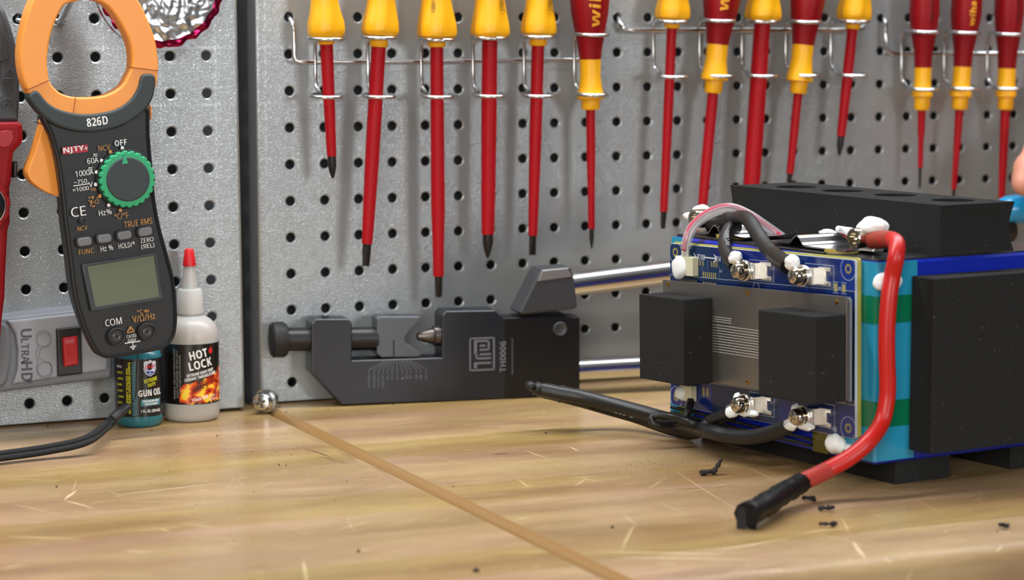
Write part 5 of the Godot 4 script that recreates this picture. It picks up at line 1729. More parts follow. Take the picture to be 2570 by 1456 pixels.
func battery_pack() -> void:
	var ea := Vector3(-0.12808, 0, -0.99176)
	var eb := Vector3(0.99176, 0, -0.12808)
	var at := Vector3(197.77, 0, 432.27)
	var t := thing("battery_pack", "blue wrapped battery pack with circuit board, black foam blocks and a red cable", "battery pack", at, "", Basis(ea, Vector3.UP, eb))
	var eye := Vector3(-1031.99, 266.05, -890.8)
	var blue := mat("wrap_blue", "12269c", 0.24, 0.0, {"metallic_specular": 0.5})
	var cyan := mat("wrap_cyan", "268cae", 0.22)
	var green := mat("tape_green", "0a6a48", 0.2)
	var foam: Material = mats["foam"]
	var black := mat("pack_black", "161618", 0.4)
	var L := 197.0
	var W := 150.0
	var top := 130.5
	var st := new_st()
	cbox(st, Vector3(0, 14, 0), Vector3(L, top, W), 1.6)
	lpart("wrapped_cells", st, blue, t)
	# cyan corner wrap: two legs round the upright edge
	st = new_st()
	slab(st, PackedVector2Array([Vector2(31, 0), Vector2(31, -0.5), Vector2(1.5, -0.5), Vector2(0.4, -0.1), Vector2(-0.1, 0.4), Vector2(-0.5, 1.5), Vector2(-0.5, 29.5), Vector2(0, 29.5), Vector2(0, 1.6), Vector2(1.6, 0)]), -130.3, -15.8, 0.0, false, Transform3D(Basis(Vector3.RIGHT, PI / 2), Vector3.ZERO))
	lpart("corner_wrap", st, cyan, t, "cyan corner wrap")
	st = new_st()
	cbox(st, Vector3(186.5, 14.3, -0.5), Vector3(197.4, 130.2, 0.1), 0.05)
	cbox(st, Vector3(172.5, 14.3, -0.5), Vector3(175.5, 40, 0.1), 0.05)
	lpart("corner_wrap", st, cyan, t, "cyan corner wrap")
	st = new_st()
	cbox(st, Vector3(175.4, 14.6, -0.6), Vector3(188.0, 40, 0.1), 0.05)
	lpart("insulation_patch", st, mat("patch_olive", "6d8c14", 0.3), t, "olive green patch")
	for y in [[95.2, 111.0], [35.4, 50.6]]:
		st = new_st()
		slab(st, PackedVector2Array([Vector2(197, 0), Vector2(197, -0.9), Vector2(1.5, -0.9), Vector2(0.2, -0.4), Vector2(-0.4, 0.2), Vector2(-0.9, 1.5), Vector2(-0.9, 140), Vector2(0, 140), Vector2(0, 1.6), Vector2(1.6, 0)]), -y[1], -y[0], 0.0, false, Transform3D(Basis(Vector3.RIGHT, PI / 2), Vector3.ZERO))
		lpart("tape_band", st, green, t, "dark green tape band")
	# tops of the cells: black sheets, yellow fibre rings, bent bus bars
	for k in 4:
		st = new_st()
		cbox(st, Vector3(2.5 + 49 * k, top - 0.5, 2.0), Vector3(48.5 + 49 * k, top + 1.0 + 0.3 * (k % 2), W - 2), 0.4)
		lpart("cell_top", st, black, t)
	for q in [[50, 16], [158, 18]]:
		st = new_st()
		lathe(st, [0.0, 0.0, 0.0, 10.5, 2.3, 10.5, 2.3, 0.0], 40, Transform3D(Basis.IDENTITY, Vector3(q[0], top + 0.9, q[1])))
		lpart("fibre_ring", st, mat("fibre_yellow", "b59c50", 0.5), t)
	for q in [[36.0, 112.0, 7.0, 48.0], [134.0, 186.0, 9.0, 48.0]]:
		st = new_st()
		var prof := PackedVector2Array()
		var mid: float = lerpf(q[0], q[1], 0.60)
		var y0 := top + 3.4
		prof.append(Vector2(q[0], y0))
		for k in 13:
			var a := float(k) / 12
			prof.append(Vector2(mid - 8 + 16 * a, y0 + 5.6 * pow(sin(PI * a), 2.0)))
		prof.append(Vector2(q[1], y0))
		var under := PackedVector2Array()
		for i in range(prof.size() - 1, -1, -1): under.append(prof[i] - Vector2(0, 0.9))
		prof.append_array(under)
		slab(st, prof, q[2], q[3], 0.3)
		lpart("bus_bar", st, mat("bus_nickel", "b4b4b6", 0.2, 1.0), t)
	st = new_st()
	blob(st, Vector3(88, top + 9.0, 36), Vector3(7, 1.8, 3.4), 5, 0.3)
	lpart("white_paste", st, mats["white_paste"], t)
	# positive terminal
	socket_bolt(t, Vector3(34, 141, 18))
	st = new_st()
	cbox(st, Vector3(24, 134.5, 20.6), Vector3(42, 147, 26), 0.8)
	cbox(st, Vector3(27, 133.0, 20), Vector3(40, 135.0, 28), 0.4)
	lpart("terminal_block", st, mats["tin"], t)
	st = new_st()
	blob(st, Vector3(30, 148.0, 22), Vector3(12, 4.6, 6.0), 21, 0.35)
	lpart("white_paste", st, mats["white_paste"], t)
	st = new_st()
	tube(st, v3([63.77, 143.65, 24, 57.57, 143.4, 24, 52.12, 142.63, 24, 48.12, 141.28, 24]), [2.0, 2.1, 2.9, 3.0], 14)
	var mk := lpart("marker_sleeve", st, mat("sleeve_white", "e6e6e2", 0.5), t)
	var mp := v3([60.48, 143.42, 24, 55.38, 143.09, 24])
	cable_text(mk, "B+", mp[0], mp[1], eye, 2.5, 3.6, 2.2)
	st = new_st()
	tube(st, curve(v3([63.84, 142.41, 25, 61.34, 140.66, 26, 58.57, 137.93, 28, 58.88, 134.87, 32]), 5), 0.9, 10)
	lpart("sense_wire", st, mat("wire_red", "8c0f24", 0.4), t)
	# red cable: sleeve, cable, taped end
	var red := mat("cable_red", "bd1a13", 0.38)
	st = new_st()
	tube(st, v3([27.06, 140.29, 20, 19.17, 141, 18, 9.51, 142.35, 15, 2.42, 142.54, 13]), [5.3, 5.3, 5.0, 4.9], 22)
	lpart("cable_sleeve", st, mat("sleeve_brick", "96301f", 0.55), t)
	var rp := curve(v3([10.88, 142.01, 15, 2.42, 142.54, 13, -4.8, 140.75, 10, -10.03, 134.2, 5, -7.5, 123.82, 4.81, -7.5, 110.38, 2.49, -7.5, 92.3, 1.45, -7.5, 76.35, 1.83, -7.5, 62.6, 2.75, -7.5, 51.22, 2.14, -8.5, 39.86, -2.3, -14.18, 31.5, -16.36, -12.71, 23, -29.42, -8.91, 16, -44.77, -11.92, 12, -64.71]), 7)
	st = new_st()
	tube(st, rp, 4.75, 24)
	var rc := lpart("red_cable", st, red, t, "thick red cable")
	st = new_st()
	tube(st, v3([-9.08, 16.8, -41.21, -10.6, 14.2, -53.24, -12.17, 12.2, -64.07]), 5.0, 22)
	lpart("shrink_sleeve", st, mat("sleeve_pink", "a83830", 0.5), rc)
	st = new_st()
	var tp := curve(v3([-11.1, 12.6, -60.96, -14.98, 11.4, -69.12, -20.85, 10, -82.41, -31.55, 9.2, -99.07, -40.98, 8.6, -114.53, -46.24, 8.4, -123.93, -49.15, 8.2, -129.08]), 5)
	var radii := []
	var nz := noise(0.9, 2, FastNoiseLite.TYPE_SIMPLEX_SMOOTH, 8)
	for i in tp.size(): radii.append(lerpf(6.0, 7.6, float(i) / tp.size()) * (1.0 + 0.14 * nz.get_noise_1d(i * 0.9)))
	tube(st, tp, radii, 9, 0.92)
	lpart("tape_end", st, mat("tape_black", "101113", 0.42, 0.0, {"metallic_specular": 0.35}), rc, "black taped cable end")
	st = new_st()
	var te: Vector3 = tp[tp.size() - 1]
	var td: Vector3 = (te - tp[tp.size() - 4]).normalized()
	var tn := td.cross(Vector3.UP).normalized()
	for k in 2:
		var e := te + td * (0.2 - 1.5 * k) + tn * (3.0 - 5.5 * k)
		cbox(st, Vector3(-2.6, -7.8, -0.5), Vector3(2.4, 4.0, 0.5), 0.2, Transform3D(Basis(tn, Vector3.UP, tn.cross(Vector3.UP)).rotated(Vector3.UP, 0.3 - 0.5 * k), e))
	lpart("tape_flap", st, mat("tape_black"), rc)
	st = new_st()
	blob(st, Vector3(-2.2, 119.3, 6.5), Vector3(3.4, 5.2, 10.5), 41, 0.22)
	lpart("white_paste", st, mats["white_paste"], t)
	# negative terminal
	socket_bolt(t, Vector3(189.57, 141.5, 18))
	st = new_st()
	var ng := Vector3(192.94, 139.73, 24)
	cbox(st, ng + Vector3(-9, -7, -2.5), ng + Vector3(9, 6, 3), 0.8)
	lpart("terminal_block", st, mats["tin"], t)
	st = new_st()
	blob(st, Vector3(197.28, 145.04, 24), Vector3(8.5, 4.2, 5.0), 23, 0.3)
	blob(st, Vector3(212.25, 140.94, 24), Vector3(6.5, 2.6, 2.6), 26, 0.2)
	lpart("white_paste", st, mats["white_paste"], t)
	var rubber: Material = mats["black_rubber"]
	st = new_st()
	tube(st, v3([184.75, 138.61, 22, 179.71, 138.72, 22, 161.21, 141.48, 18, 152.08, 143.21, 16]), [6.4, 6.6, 6.0, 5.0], 20)
	lpart("cable_boot", st, mat("boot_black", "131313", 0.3), t)
	for q in [
		[[162.02, 141.17, 18, 144.96, 145.33, 13, 128.35, 145.28, 7, 111.82, 138.72, 1, 96.76, 132.18, -4, 79.63, 127.17, -9, 64.02, 123.52, -13], 4.5],
		[[151.59, 138.77, 16, 149.82, 138.67, 10, 145, 134.9, 3, 138.6, 129.28, -3, 129.92, 125.34, -8, 119.8, 121.77, -12, 112.79, 119.57, -14], 4.2],
	]:
		st = new_st()
		var pth := curve(v3(q[0]), 7)
		tube(st, pth, q[1], 20)
		var cb := lpart("negative_cable", st, rubber, t)
		cable_text(cb, "200°C 8AWG", pth[30], pth[12], eye, q[1], 17.0, 2.2)
		st = new_st()
		tube(st, [pth[pth.size() - 10], pth[pth.size() - 6], pth[pth.size() - 1]], q[1] + 0.5, 18)
		lpart("shrink_sleeve", st, mat("boot_black"), cb)
	# sense ribbon in a clear sleeve
	var rb := curve(v3([171.71, 120.89, -8, 169.64, 129.6, -9, 169.35, 137.91, -5, 169.1, 144.53, 4, 165.85, 148.63, 13, 162.01, 149.31, 21, 157.32, 144.99, 30, 152.09, 138.75, 38, 146.75, 133.35, 44, 142.02, 130.36, 46]), 7)
	st = new_st()
	tube(st, rb.slice(4), 3.5, 18, 0.9, false)
	lpart("clear_sleeve", st, mat("clear_sleeve", "e4e4e6", 0.25, 0.0, {"transparency": BaseMaterial3D.TRANSPARENCY_ALPHA, "albedo_color": Color(0.9, 0.9, 0.92, 0.24)}), t)
	for k in 5:
		var o: Vector3 = [Vector3(-0.6, 1.9, -1.5), Vector3(0.9, -0.2, 0.2), Vector3(1.4, -1.0, -0.8), Vector3(-0.2, -1.4, 0.6), Vector3(0.2, 0.6, 1.2)][k]
		var p := []
		for i in rb.size(): p.append(rb[i] + o * (0.9 if i > 6 else 0.9 + (6 - i) * 0.12))
		st = new_st()
		tube(st, p, 1.5 if k == 0 else 0.95, 8)
		lpart("sense_wire", st, mat("wire_crimson", "b3233f", 0.4) if k == 0 else mat("wire_white", "d4d4d2", 0.4), t, "red wire" if k == 0 else "")
	# foam
	st = new_st()
	cbox(st, Vector3(-20, 21, 25), Vector3(-0.9, 121.5, 152), 0.5)
	lpart("foam_slab", st, foam, t)
	for b in [[20.0, 62.0], [110.0, 149.0]]:
		st = new_st()
		cbox(st, Vector3(4, 0, b[0]), Vector3(192, 14, b[1]), 0.4)
		lpart("foam_foot", st, foam, t)
	foam_cap(t, Vector3(3, 131.5, 50.5), Vector3(204, 160.6, 107.5), [[169.52, 77.11], [125.8, 79.15], [80.87, 83.11], [30.4, 84.02]])
	# kapton and paste low on the board side
	st = new_st()
	cbox(st, Vector3(40, 14.2, -0.9), Vector3(54, 28, 0.1), 0.05)
	lpart("film_tape", st, mat("kapton", "4f4a10", 0.12), t, "amber film tape")
	st = new_st()
	blob(st, Vector3(29.5, 22.5, -4.5), Vector3(6.4, 6.6, 5.6), 33, 0.28)
	blob(st, Vector3(20.5, 20.5, -1.5), Vector3(4.5, 2.6, 2.0), 35, 0.7)
	lpart("white_paste", st, mats["white_paste"], t)
	for k in 2:
		st = new_st()
		tube(st, [Vector3(195, 17.5 + 3.4 * k, -1.6), Vector3(54, 17.5 + 3.4 * k, -1.6)], 1.0, 10)
		lpart("ground_wire", st, rubber, t)

	board(t, foam)

	# outgoing cables
	var paths := [
		[[56.8, 31.43, -13, 65.54, 26.93, -14, 78.05, 21.92, -16, 92.75, 18.24, -18, 109.76, 16.63, -20, 128.51, 16.66, -21, 165.64, 13, -7.23, 194.25, 15, -9.8, 222.57, 19, -21.08, 243.77, 23, -34.72, 255.45, 26, -48.71, 261.42, 28, -57.19], 4.6],
		[[112.86, 30.73, -13, 123.85, 26.33, -14, 134.59, 21.43, -15, 141.35, 16.31, -16, 184.26, 5.2, 6.55, 204.13, 5.4, 3.67, 233.07, 9, -1.1, 249.44, 14, -15.15, 255.35, 20, -33.21, 263.32, 24, -46.68, 270.53, 26, -53.81], 4.4],
		[[164.34, 29.78, -9, 160.1, 26.16, -13, 160.42, 19.92, -17, 169.97, 15, -16.76, 170.65, 15, -29.15, 172.89, 18, -32.47, 173.08, 21, -29.62, 163.47, 21, -22.76, 147.24, 19, -19.31, 148.74, 12, 0.35], 2.4],
	]
	for i in 3:
		st = new_st()
		var pth := curve(v3(paths[i][0]), 7)
		tube(st, pth, paths[i][1], 18)
		var cb := lpart("power_cable" if i < 2 else "signal_cable", st, rubber, t)
		if i == 1: cable_text(cb, "200°C", pth[47], pth[42], eye, 4.4, 13.0, 3.0)
	st = new_st()
	var wr := curve(v3([251.23, 20, -26.57, 257.29, 22, -35.06, 262.09, 24.5, -44.37, 266.03, 26.5, -52.67, 268.58, 28.5, -58.76, 266.85, 31, -64.19]), 5)
	var wrr := []
	for i in wr.size(): wrr.append([6.6, 6.8, 6.2, 5.2, 3.4, 0.8][mini(i / 5, 5)] * (1.0 + 0.12 * nz.get_noise_1d(i * 0.9 + 40)))
	tube(st, wr, wrr, 12, 0.85)
	lpart("tape_wrap", st, mat("tape_dull", "191817", 0.55), t)


func foam_cap(t: Node3D, lo: Vector3, hi: Vector3, holes: Array) -> void:
	var st := new_st()
	# top with four round wells, sides bowed slightly inwards
	var order := holes.duplicate()
	order.sort_custom(func(p, q): return p[0] < q[0])
	var cuts := [lo.x]
	for i in order.size() - 1: cuts.append((order[i][0] + order[i + 1][0]) / 2.0)
	cuts.append(hi.x)
	for i in order.size():
		var c := Vector2(order[i][0], order[i][1])
		var rr := 13.0
		var rings := [[], [], [], []]
		for k in 32:
			var d := Vector2.from_angle(TAU * k / 32)
			var s := d / maxf(absf(d.x), absf(d.y))
			var ex: float = (cuts[i + 1] - c.x) * s.x if s.x > 0 else (c.x - cuts[i]) * s.x
			var ey: float = (hi.z - c.y) * s.y if s.y > 0 else (c.y - lo.z) * s.y
			rings[0].append(Vector3(c.x + ex, hi.y, c.y + ey))
			rings[1].append(Vector3(c.x + d.x * rr, hi.y, c.y + d.y * rr))
			rings[2].append(Vector3(c.x + d.x * rr, hi.y - 16, c.y + d.y * rr))
			rings[3].append(Vector3(c.x, hi.y - 16, c.y))
		loft(st, rings[1], rings[0])
		loft(st, rings[2], rings[1], 3)
		for k in 32: tri(st, rings[2][(k + 1) % 32], rings[2][k], rings[3][k])
	var prev := []
	for k in 7:
		var f := float(k) / 6
		var e := 2.2 * sin(PI * f)
		var y := lerpf(lo.y, hi.y, f)
		var now := [Vector3(lo.x + e, y, lo.z + e * 0.2), Vector3(hi.x - e, y, lo.z + e * 0.2), Vector3(hi.x - e, y, hi.z - e), Vector3(lo.x + e, y, hi.z - e)]
		if k > 0: loft(st, now, prev)
		prev = now
	quad(st, Vector3(lo.x, lo.y, lo.z), Vector3(hi.x, lo.y, lo.z), Vector3(hi.x, lo.y, hi.z), Vector3(lo.x, lo.y, hi.z))
	lpart("foam_block", st, mats["foam"], t)


func board(t: Node3D, foam: Material) -> void:
	var ph := 0.02531
	var xf := Transform3D(Basis(Vector3(-cos(ph), sin(ph), 0), Vector3(sin(ph), cos(ph), 0), Vector3(0, 0, -1)), Vector3(102, 77.2, -3.4) * MM)
	var st := new_st()
	slab(st, rect2(-89.0, -50.8, 91.3, 52.5, 2.0), 0.0, 1.8, 0.2, false, Transform3D(Basis.IDENTITY, Vector3(0, 0, -1.9)))
	lpart("fibre_sheet", st, mat("fibre_sheet", "a8a246", 0.45), t, "yellow fibreglass sheet", xf)
	st = new_st()
	slab(st, rect2(-90, -51.5, 90, 51.5, 1.5), 0.0, 1.55, 0.1)
	var bd := lpart("circuit_board", st, mat("board_edge", "b9c3cf", 0.4), t, "", xf)
	st = new_st()
	st.set_smooth_group(FLAT)
	for q in [[-89.8, -51.3], [89.8, 51.3], [89.8, -51.3], [-89.8, -51.3], [-89.8, 51.3], [89.8, 51.3]]:
		st.set_uv(Vector2((q[0] + 90) / 180.0, (51.5 - q[1]) / 103.0))
		st.add_vertex(Vector3(q[0], q[1], 1.62) * MM)
	lpart("board_face", st, mat("board_face", "d4d8d8", 0.22, 0.0, {"albedo_texture": board_texture()}), bd)
	# heat plate on spacers, clear sheet behind it
	st = new_st()
	slab(st, PackedVector2Array([Vector2(-88.4, -32.0), Vector2(88.6, -30.2), Vector2(90.6, -28.2), Vector2(90.8, 29.0), Vector2(88.8, 31.0), Vector2(-88.4, 28.8)]), 7.4, 8.6, 0.25)
	lpart("heat_plate", st, mat("plate_grey", "7f7c77", 0.3, 0.75), bd, "grey metal heat plate")
	st = new_st()
	slab(st, PackedVector2Array([Vector2(-87, -31), Vector2(91.6, -29.2), Vector2(91.8, 29.0), Vector2(90.0, 30.6), Vector2(-87, 28.4)]), 5.4, 6.6, 0.2)
	lpart("clear_sheet", st, mat("clear_sheet", "767c80", 0.15, 0.0, {"metallic_specular": 0.5}), bd)
	for q in [[-80, 22], [80, 24], [80, -22], [-80, -24], [0, -26], [0, 25]]:
		st = new_st()
		tube(st, [Vector3(q[0], q[1], 1.5), Vector3(q[0], q[1], 5.6)], 2.0, 12)
		lpart("spacer", st, mats["tin"], bd)
	for q in [[-82.81, 26.45], [-1.05, 26.72], [82.05, 27.38], [-1.39, -27.6]]:
		st = new_st()
		lathe(st, [0.0, 0.0, 0.0, 1.5, 0.4, 1.4, 0.7, 0.8, 0.7, 0.0], 16, along(Vector3(q[0], q[1], 8.55), Vector3.BACK))
		lpart("gold_pin", st, mat("gold_pin", "a8822e", 0.3, 1.0), bd)
	# tinned ribs across the plate, carried on past its right edge
	for i in 14:
		var y := 9.6 - 1.65 * i
		st = new_st()
		var x0 := -36.0
		if i < 3: cbox(st, Vector3(x0, y - 0.22 + i * 0.3, 8.5), Vector3(-17.0, y + 0.22 + i * 0.3, 8.85), 0.1)
		else: cbox(st, Vector3(x0, y - 0.22, 8.5), Vector3(39.0, y + 0.22, 8.85), 0.1)
		lpart("plate_rib", st, mat("rib_pale", "b4b2ac", 0.35, 0.3), bd)
	# foam blocks stuck on the plate
	for q in [[-83.2, -36.2, -31.6, 21.4], [37.4, 89.8, -29.2, 20.8]]:
		st = new_st()
		cbox(st, Vector3(q[0], q[2], 8.6), Vector3(q[1], q[3], 30.6), 0.5)
		lpart("foam_block", st, foam, bd)
	board_terminal(bd, -3.0, 40.0, 1.0, 1, Vector3(-0.55, 0.8, 0.25))
	board_terminal(bd, 52.0, 40.5, 1.0, 2, Vector3(-0.6, 0.75, 0.25))
	board_terminal(bd, -3.3, -41.1, -1.0, 3, Vector3(-0.9, -0.4, 0.2))
	board_terminal(bd, 52.4, -41.9, -1.0, 4, Vector3(-0.85, -0.5, 0.2))
	# plugs with paste
	st = new_st()
	cbox(st, Vector3(-78, 32.5, 1.6), Vector3(-59.5, 44.5, 6.6), 0.4)
	lpart("plug", st, mat("plug_cream", "d2cfae", 0.45), bd)
	st = new_st()
	blob(st, Vector3(-73.0, 37.6, 6.4), Vector3(6.6, 7.6, 3.4), 51, 0.2)
	lpart("white_paste", st, mats["white_paste"], bd)
	st = new_st()
	cbox(st, Vector3(-74, -46.5, 1.6), Vector3(-62, -36.6, 6.6), 0.4)
	lpart("plug", st, mat("plug_cream"), bd)
	st = new_st()
	blob(st, Vector3(-72.4, -41.6, 6.2), Vector3(4.8, 4.8, 3.6), 53, 0.22)
	lpart("white_paste", st, mats["white_paste"], bd)
	# printed names and arrows
	var ink := mat("board_ink", "c9cfd8", 0.5)
	for q in [["B7", -58.88, 44.6, 3.4], ["B8", -54.73, 44.59, 3.4], ["B14", -39.16, 44.52, 5.0], ["D1", 76.48, 34.58, 2.0], ["CT", -36.39, 37.07, 2.4]]:
		lpart("lettering", letters(q[0], q[3], 3.2 if q[3] > 2.6 else 1.4, turned(q[1], q[2], 1.64, 0), 500), ink, bd)
	st = new_st()
	for q in [[-70.17, 44.44, -63.04, 44.36], [-53.49, 44.67, -42.01, 44.6]]:
		var e := Vector2(q[2], q[3])
		slab(st, PackedVector2Array([Vector2(q[0], q[1] - 0.4), e + Vector2(0, -0.4), e + Vector2(0, 0.4), Vector2(q[0], q[1] + 0.4)]), 1.62, 1.72)
		slab(st, PackedVector2Array([e + Vector2(1.4, 0), e + Vector2(-1.0, 2.4), e + Vector2(-2.0, 2.4), e + Vector2(0.2, 0)]), 1.62, 1.72)
		slab(st, PackedVector2Array([e + Vector2(1.4, 0), e + Vector2(0.2, 0), e + Vector2(-2.0, -2.4), e + Vector2(-1.0, -2.4)]), 1.62, 1.72)
	lpart("printed_arrow", st, ink, bd)


# ------------------------------------------------------------------ hand and the blue tool it holds
func hand_and_tool() -> void:
	var c := Vector3(543.26, 126.23, 100)
	var d := Vector3(1.0, 0.05, 0.12).normalized()
	var t := thing("tool_handle", "bright blue plastic tool handle poking out behind the foam block", "tool", c)
	var st := new_st()
	lathe(st, [-20.0, 0.0, -19.4, 4.5, -17.0, 8.0, -12.0, 10.2, -4.0, 10.8, 40.0, 10.2, 90.0, 11.0, 98.0, 9.0, 100.0, 0.0], 32, along(c, d))
	wpart("grip", st, mat("tool_blue", "1787b8", 0.25), t)
	st = new_st()
	tube(st, [c + d * 98, c + d * 150], 4.0, 18)
	wpart("shank", st, mats["chrome"], t)
	# hand closed round the handle; joints in mm: [from, radius, to, radius]
	var k := c + d * 46 + Vector3(0, 2, 0)
	var bones := []
	# palm behind and above the handle
	for i in 4: bones.append([k + Vector3(-26 + 18 * i, 16, -24), 12.0, k + Vector3(-4 + 14 * i, 46, -26), 14.0])
	bones.append([k + Vector3(12, 48, -26), 19.0, k + Vector3(46, 86, -30), 21.0])
	bones.append([k + Vector3(46, 86, -30), 21.0, k + Vector3(120, 160, -36), 29.0])
	# four fingers folding over the top and front of the handle
	for i in 4:
		var b := k + Vector3(-26 + 18 * i, 16, -24)
		var r: float = [8.6, 9.2, 9.0, 7.8][i]
		var s := 1.0
		var p1 := b + Vector3(-3, 14, 22) * s
		var p2 := b + Vector3(-5, 0, 44) * s
		var p3 := b + Vector3(-4, -20, 44) * s
		var p4 := b + Vector3(-3, -35, 36) * s
		for e in [[b, r + 1.0, p1, r], [p1, r, p2, r - 0.4], [p2, r - 0.4, p3, r - 1.0], [p3, r - 1.0, p4, r - 1.8]]: bones.append(e)
	# thumb laid along the handle, its tip towards the free end
	var th := k + Vector3(-6, 40, -16)
	for e in [[th, 13.0, k + Vector3(-34, 40, 2), 11.5], [k + Vector3(-34, 40, 2), 11.5, k + Vector3(-52, 27, 12), 10.4], [k + Vector3(-52, 27, 12), 10.4, k + Vector3(-59, 16, 16), 9.0]]: bones.append(e)
	var h := thing("person", "bare hand reaching in beside the foam block, fingers round a blue handle", "person", k)
	var sl := new_st()
	tube(sl, curve([k + Vector3(92, 132, -34), k + Vector3(150, 190, -40), k + Vector3(300, 300, 60), k + Vector3(430, 360, 420), k + Vector3(470, 380, 760)], 6), 38.0, 24)
	wpart("sleeve", sl, mat("sleeve_cloth", "3a3f46", 0.9), h, "dark grey cloth sleeve")
	wpart("hand", skin_mesh(bones, 3.4), mat("skin", "c98a72", 0.5, 0.0, {"subsurf_scatter_enabled": true, "subsurf_scatter_strength": 0.12}), h)


func skin_mesh(bones: Array, cell: float) -> SurfaceTool:
	var lo := Vector3.INF
	var hi := -Vector3.INF
	for b in bones:
		for q in [[b[0], b[1]], [b[2], b[3]]]:
			lo = lo.min(q[0] - Vector3.ONE * (q[1] + cell * 2))
			hi = hi.max(q[0] + Vector3.ONE * (q[1] + cell * 2))
	var n := Vector3i(((hi - lo) / cell).ceil()) + Vector3i.ONE
	var f := PackedFloat32Array()
	f.resize(n.x * n.y * n.z)
	f.fill(30.0)
	var soft := 4.0
	for b in bones:
		var a: Vector3 = b[0]
		var e: Vector3 = b[2] - a
		var ll := maxf(e.length_squared(), 1e-6)
		var rm: float = maxf(b[1], b[3]) + cell * 3
		var p0 := Vector3i(((a.min(b[2]) - Vector3.ONE * rm - lo) / cell).floor()).clamp(Vector3i.ZERO, n - Vector3i.ONE)
		var p1 := Vector3i(((a.max(b[2]) + Vector3.ONE * rm - lo) / cell).ceil()).clamp(Vector3i.ZERO, n - Vector3i.ONE)
		for z in range(p0.z, p1.z + 1):
			for y in range(p0.y, p1.y + 1):
				for x in range(p0.x, p1.x + 1):
					var p := lo + Vector3(x, y, z) * cell
					var k := clampf((p - a).dot(e) / ll, 0.0, 1.0)
					var dd := p.distance_to(a + e * k) - lerpf(b[1], b[3], k)
					var i := x + n.x * (y + n.y * z)
					var o := f[i]
					var m := maxf(soft - absf(o - dd), 0.0) / soft
					f[i] = minf(o, dd) - m * m * soft * 0.25
	var vert := {}
	var st := new_st()
	st.set_smooth_group(1)
	var step := [1, n.x, n.x * n.y]
	var corner := func(x: int, y: int, z: int) -> Vector3:
		var i := x + n.x * (y + n.y * z)
		if vert.has(i): return vert[i]
		var s := Vector3.ZERO
		var c := 0
		for e in [[0, 0, 0, 0], [0, 1, 0, 0], [0, 0, 1, 0], [0, 1, 1, 0], [1, 0, 0, 0], [1, 1, 0, 0], [1, 0, 0, 1], [1, 1, 0, 1], [2, 0, 0, 0], [2, 1, 0, 0], [2, 0, 1, 0], [2, 1, 1, 0]]:
			var q := Vector3i(x, y, z)
			if e[0] == 0: q += Vector3i(0, e[1], e[2])
			elif e[0] == 1: q += Vector3i(e[1], 0, e[3])
			else: q += Vector3i(e[1], e[2], 0)
			var j := q.x + n.x * (q.y + n.y * q.z)
			var u := f[j]
			var v := f[j + step[e[0]]]
			if (u < 0.0) != (v < 0.0):
				var w := Vector3(q)
				w[e[0]] += u / (u - v)
				s += w
				c += 1
		vert[i] = lo + (s / maxi(c, 1)) * cell
		return vert[i]
	for z in range(1, n.z - 1):
		for y in range(1, n.y - 1):
			for x in range(1, n.x - 1):
				var i := x + n.x * (y + n.y * z)
				var u := f[i]
				for ax in 3:
					var v: float = f[i + step[ax]]
					if (u < 0.0) == (v < 0.0): continue
					var q := []
					if ax == 0: q = [corner.call(x, y - 1, z - 1), corner.call(x, y, z - 1), corner.call(x, y, z), corner.call(x, y - 1, z)]
					elif ax == 1: q = [corner.call(x - 1, y, z - 1), corner.call(x - 1, y, z), corner.call(x, y, z), corner.call(x, y, z - 1)]
					else: q = [corner.call(x - 1, y - 1, z), corner.call(x, y - 1, z), corner.call(x, y, z), corner.call(x - 1, y, z)]
					if u < 0.0: quad(st, q[0], q[1], q[2], q[3])
					else: quad(st, q[3], q[2], q[1], q[0])
	return st


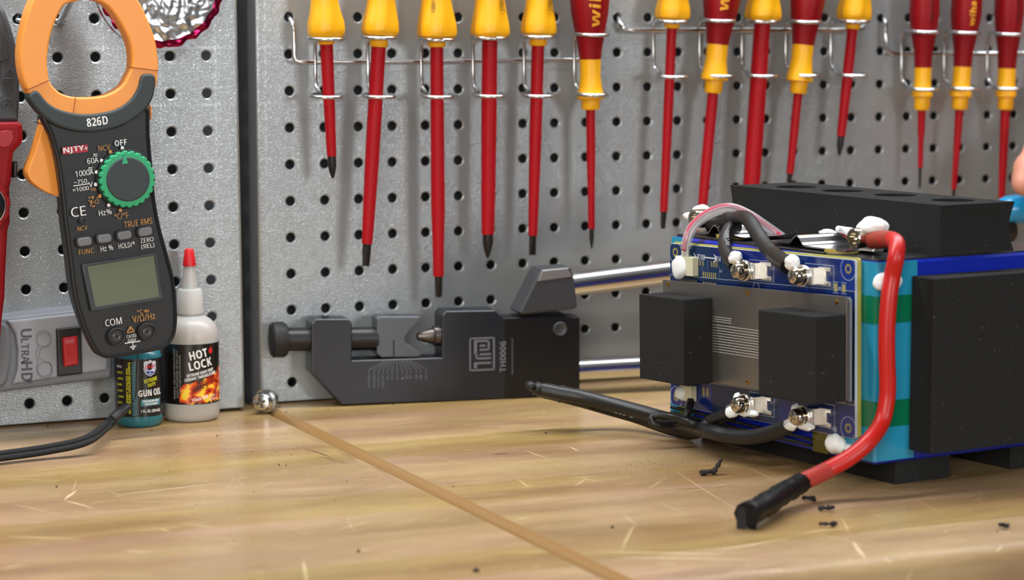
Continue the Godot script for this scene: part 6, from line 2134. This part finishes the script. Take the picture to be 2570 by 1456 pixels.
# ------------------------------------------------------------------ crumbs on the bench
func litter() -> void:
	var m := mat("scrap_black", "181310", 0.8)
	var spots := [[136.22, 355.7, 17, -8, 1], [139.59, 473.95, 8, 10, 0], [118.53, 509.84, 8, 12, 0], [145.73, 446.79, 5, 15, 0], [200.76, 551.71, 4, 80, 0]]
	var names := [
		"curled strip of black foam trimming lying before the circuit board",
		"ragged black foam crumb below the red cable, with a notch",
		"thin curved black foam crumb, front one of the pair by the red cable",
		"small black foam crumb just beside the taped cable end",
		"lone black foam crumb near the front edge of the bench top",
	]
	for i in spots.size():
		var s: Array = spots[i]
		var t := thing("foam_scrap", names[i], "scrap", Vector3(s[0], 0, s[1]), "black foam scraps on the bench")
		var st := new_st()
		var dir := Vector3(cos(deg_to_rad(s[3])), 0, sin(deg_to_rad(s[3])))
		var p := []
		var r := []
		for k in 13:
			var f := float(k) / 12 - 0.5
			var lift: float = maxf(0.0, f) * 2.0 * 7.0 * s[4]
			p.append(Vector3(0, 1.6 + lift, 0) + dir * f * s[2] * (1.0 - 0.35 * maxf(f, 0.0) * 2.0 * s[4]) + Vector3(0, 0, 1) * sin(f * 4.0) * 1.2)
			r.append((1.9 if i == 0 else 1.2 + s[2] * 0.05) * rng.randf_range(0.5, 1.25))
			p[k] += Vector3(rng.randf_range(-0.4, 0.4), rng.randf_range(0.0, 0.8), rng.randf_range(-0.9, 0.9))
		tube(st, p, r, 7, 0.8)
		lpart("scrap", st, m, t)
	# dust and filings nobody could count
	var heaps := [new_st(), new_st()]
	var put_crumb := func(x: float, z: float, s: float) -> void:
		var left := x < seam(z) - 1.2
		var st: SurfaceTool = heaps[0 if left else 1]
		var a := rng.randf() * TAU
		var u := Vector3(cos(a), 0, sin(a)) * s
		var v := Vector3(-sin(a), 0, cos(a)) * s * rng.randf_range(0.4, 0.9)
		var o := Vector3(x, -1.5 if left else 0.0, z)
		var apex := o + Vector3(0, s * 1.1, 0)
		var b := [o + u, o + v, o - u, o - v]
		for k in 4: tri(st, b[k], apex, b[(k + 1) % 4])
	for i in 150: put_crumb.call(rng.randf_range(-230, -40), rng.randf_range(15, 430), rng.randf_range(0.15, 0.4))
	for i in 60: put_crumb.call(rng.randf_range(-110, -45), rng.randf_range(20, 190), rng.randf_range(0.18, 0.5))
	for i in 90: put_crumb.call(120.38 + rng.randfn() * 16, 310.57 + rng.randfn() * 9, rng.randf_range(0.15, 0.35))
	for i in 70: put_crumb.call(rng.randf_range(-10, 300), rng.randf_range(60, 570), rng.randf_range(0.15, 0.4))
	for i in 26: put_crumb.call(rng.randf_range(-20, 330), rng.randf_range(6, 40), rng.randf_range(0.4, 1.1))
	for q in [[-84.28, 213.12, 1], [-65.45, 278.83, 0.8], [-126.01, 455.41, 1.4], [107.84, 185.92, 1], [-17.74, 325.67, 0.9], [14.31, 463.45, 1.4], [-86.79, 99.08, 0.9], [-177.64, 17.11, 1.2], [-223.7, 225.37, 1.1], [-89.75, 520.74, 2.2], [193.52, 556.03, 0.8], [-80.77, 216.16, 0.8], [-119.97, 62.2, 0.8]]: put_crumb.call(q[0], q[1], q[2])
	for k in 2:
		var o := lpart(numbered("bench_dust"), heaps[k], m, self)
		tag(o, ["scattered dark crumbs over the bench top left of the seam", "scattered dark crumbs over the bench top right of the seam"][k], "dust", "", "stuff")
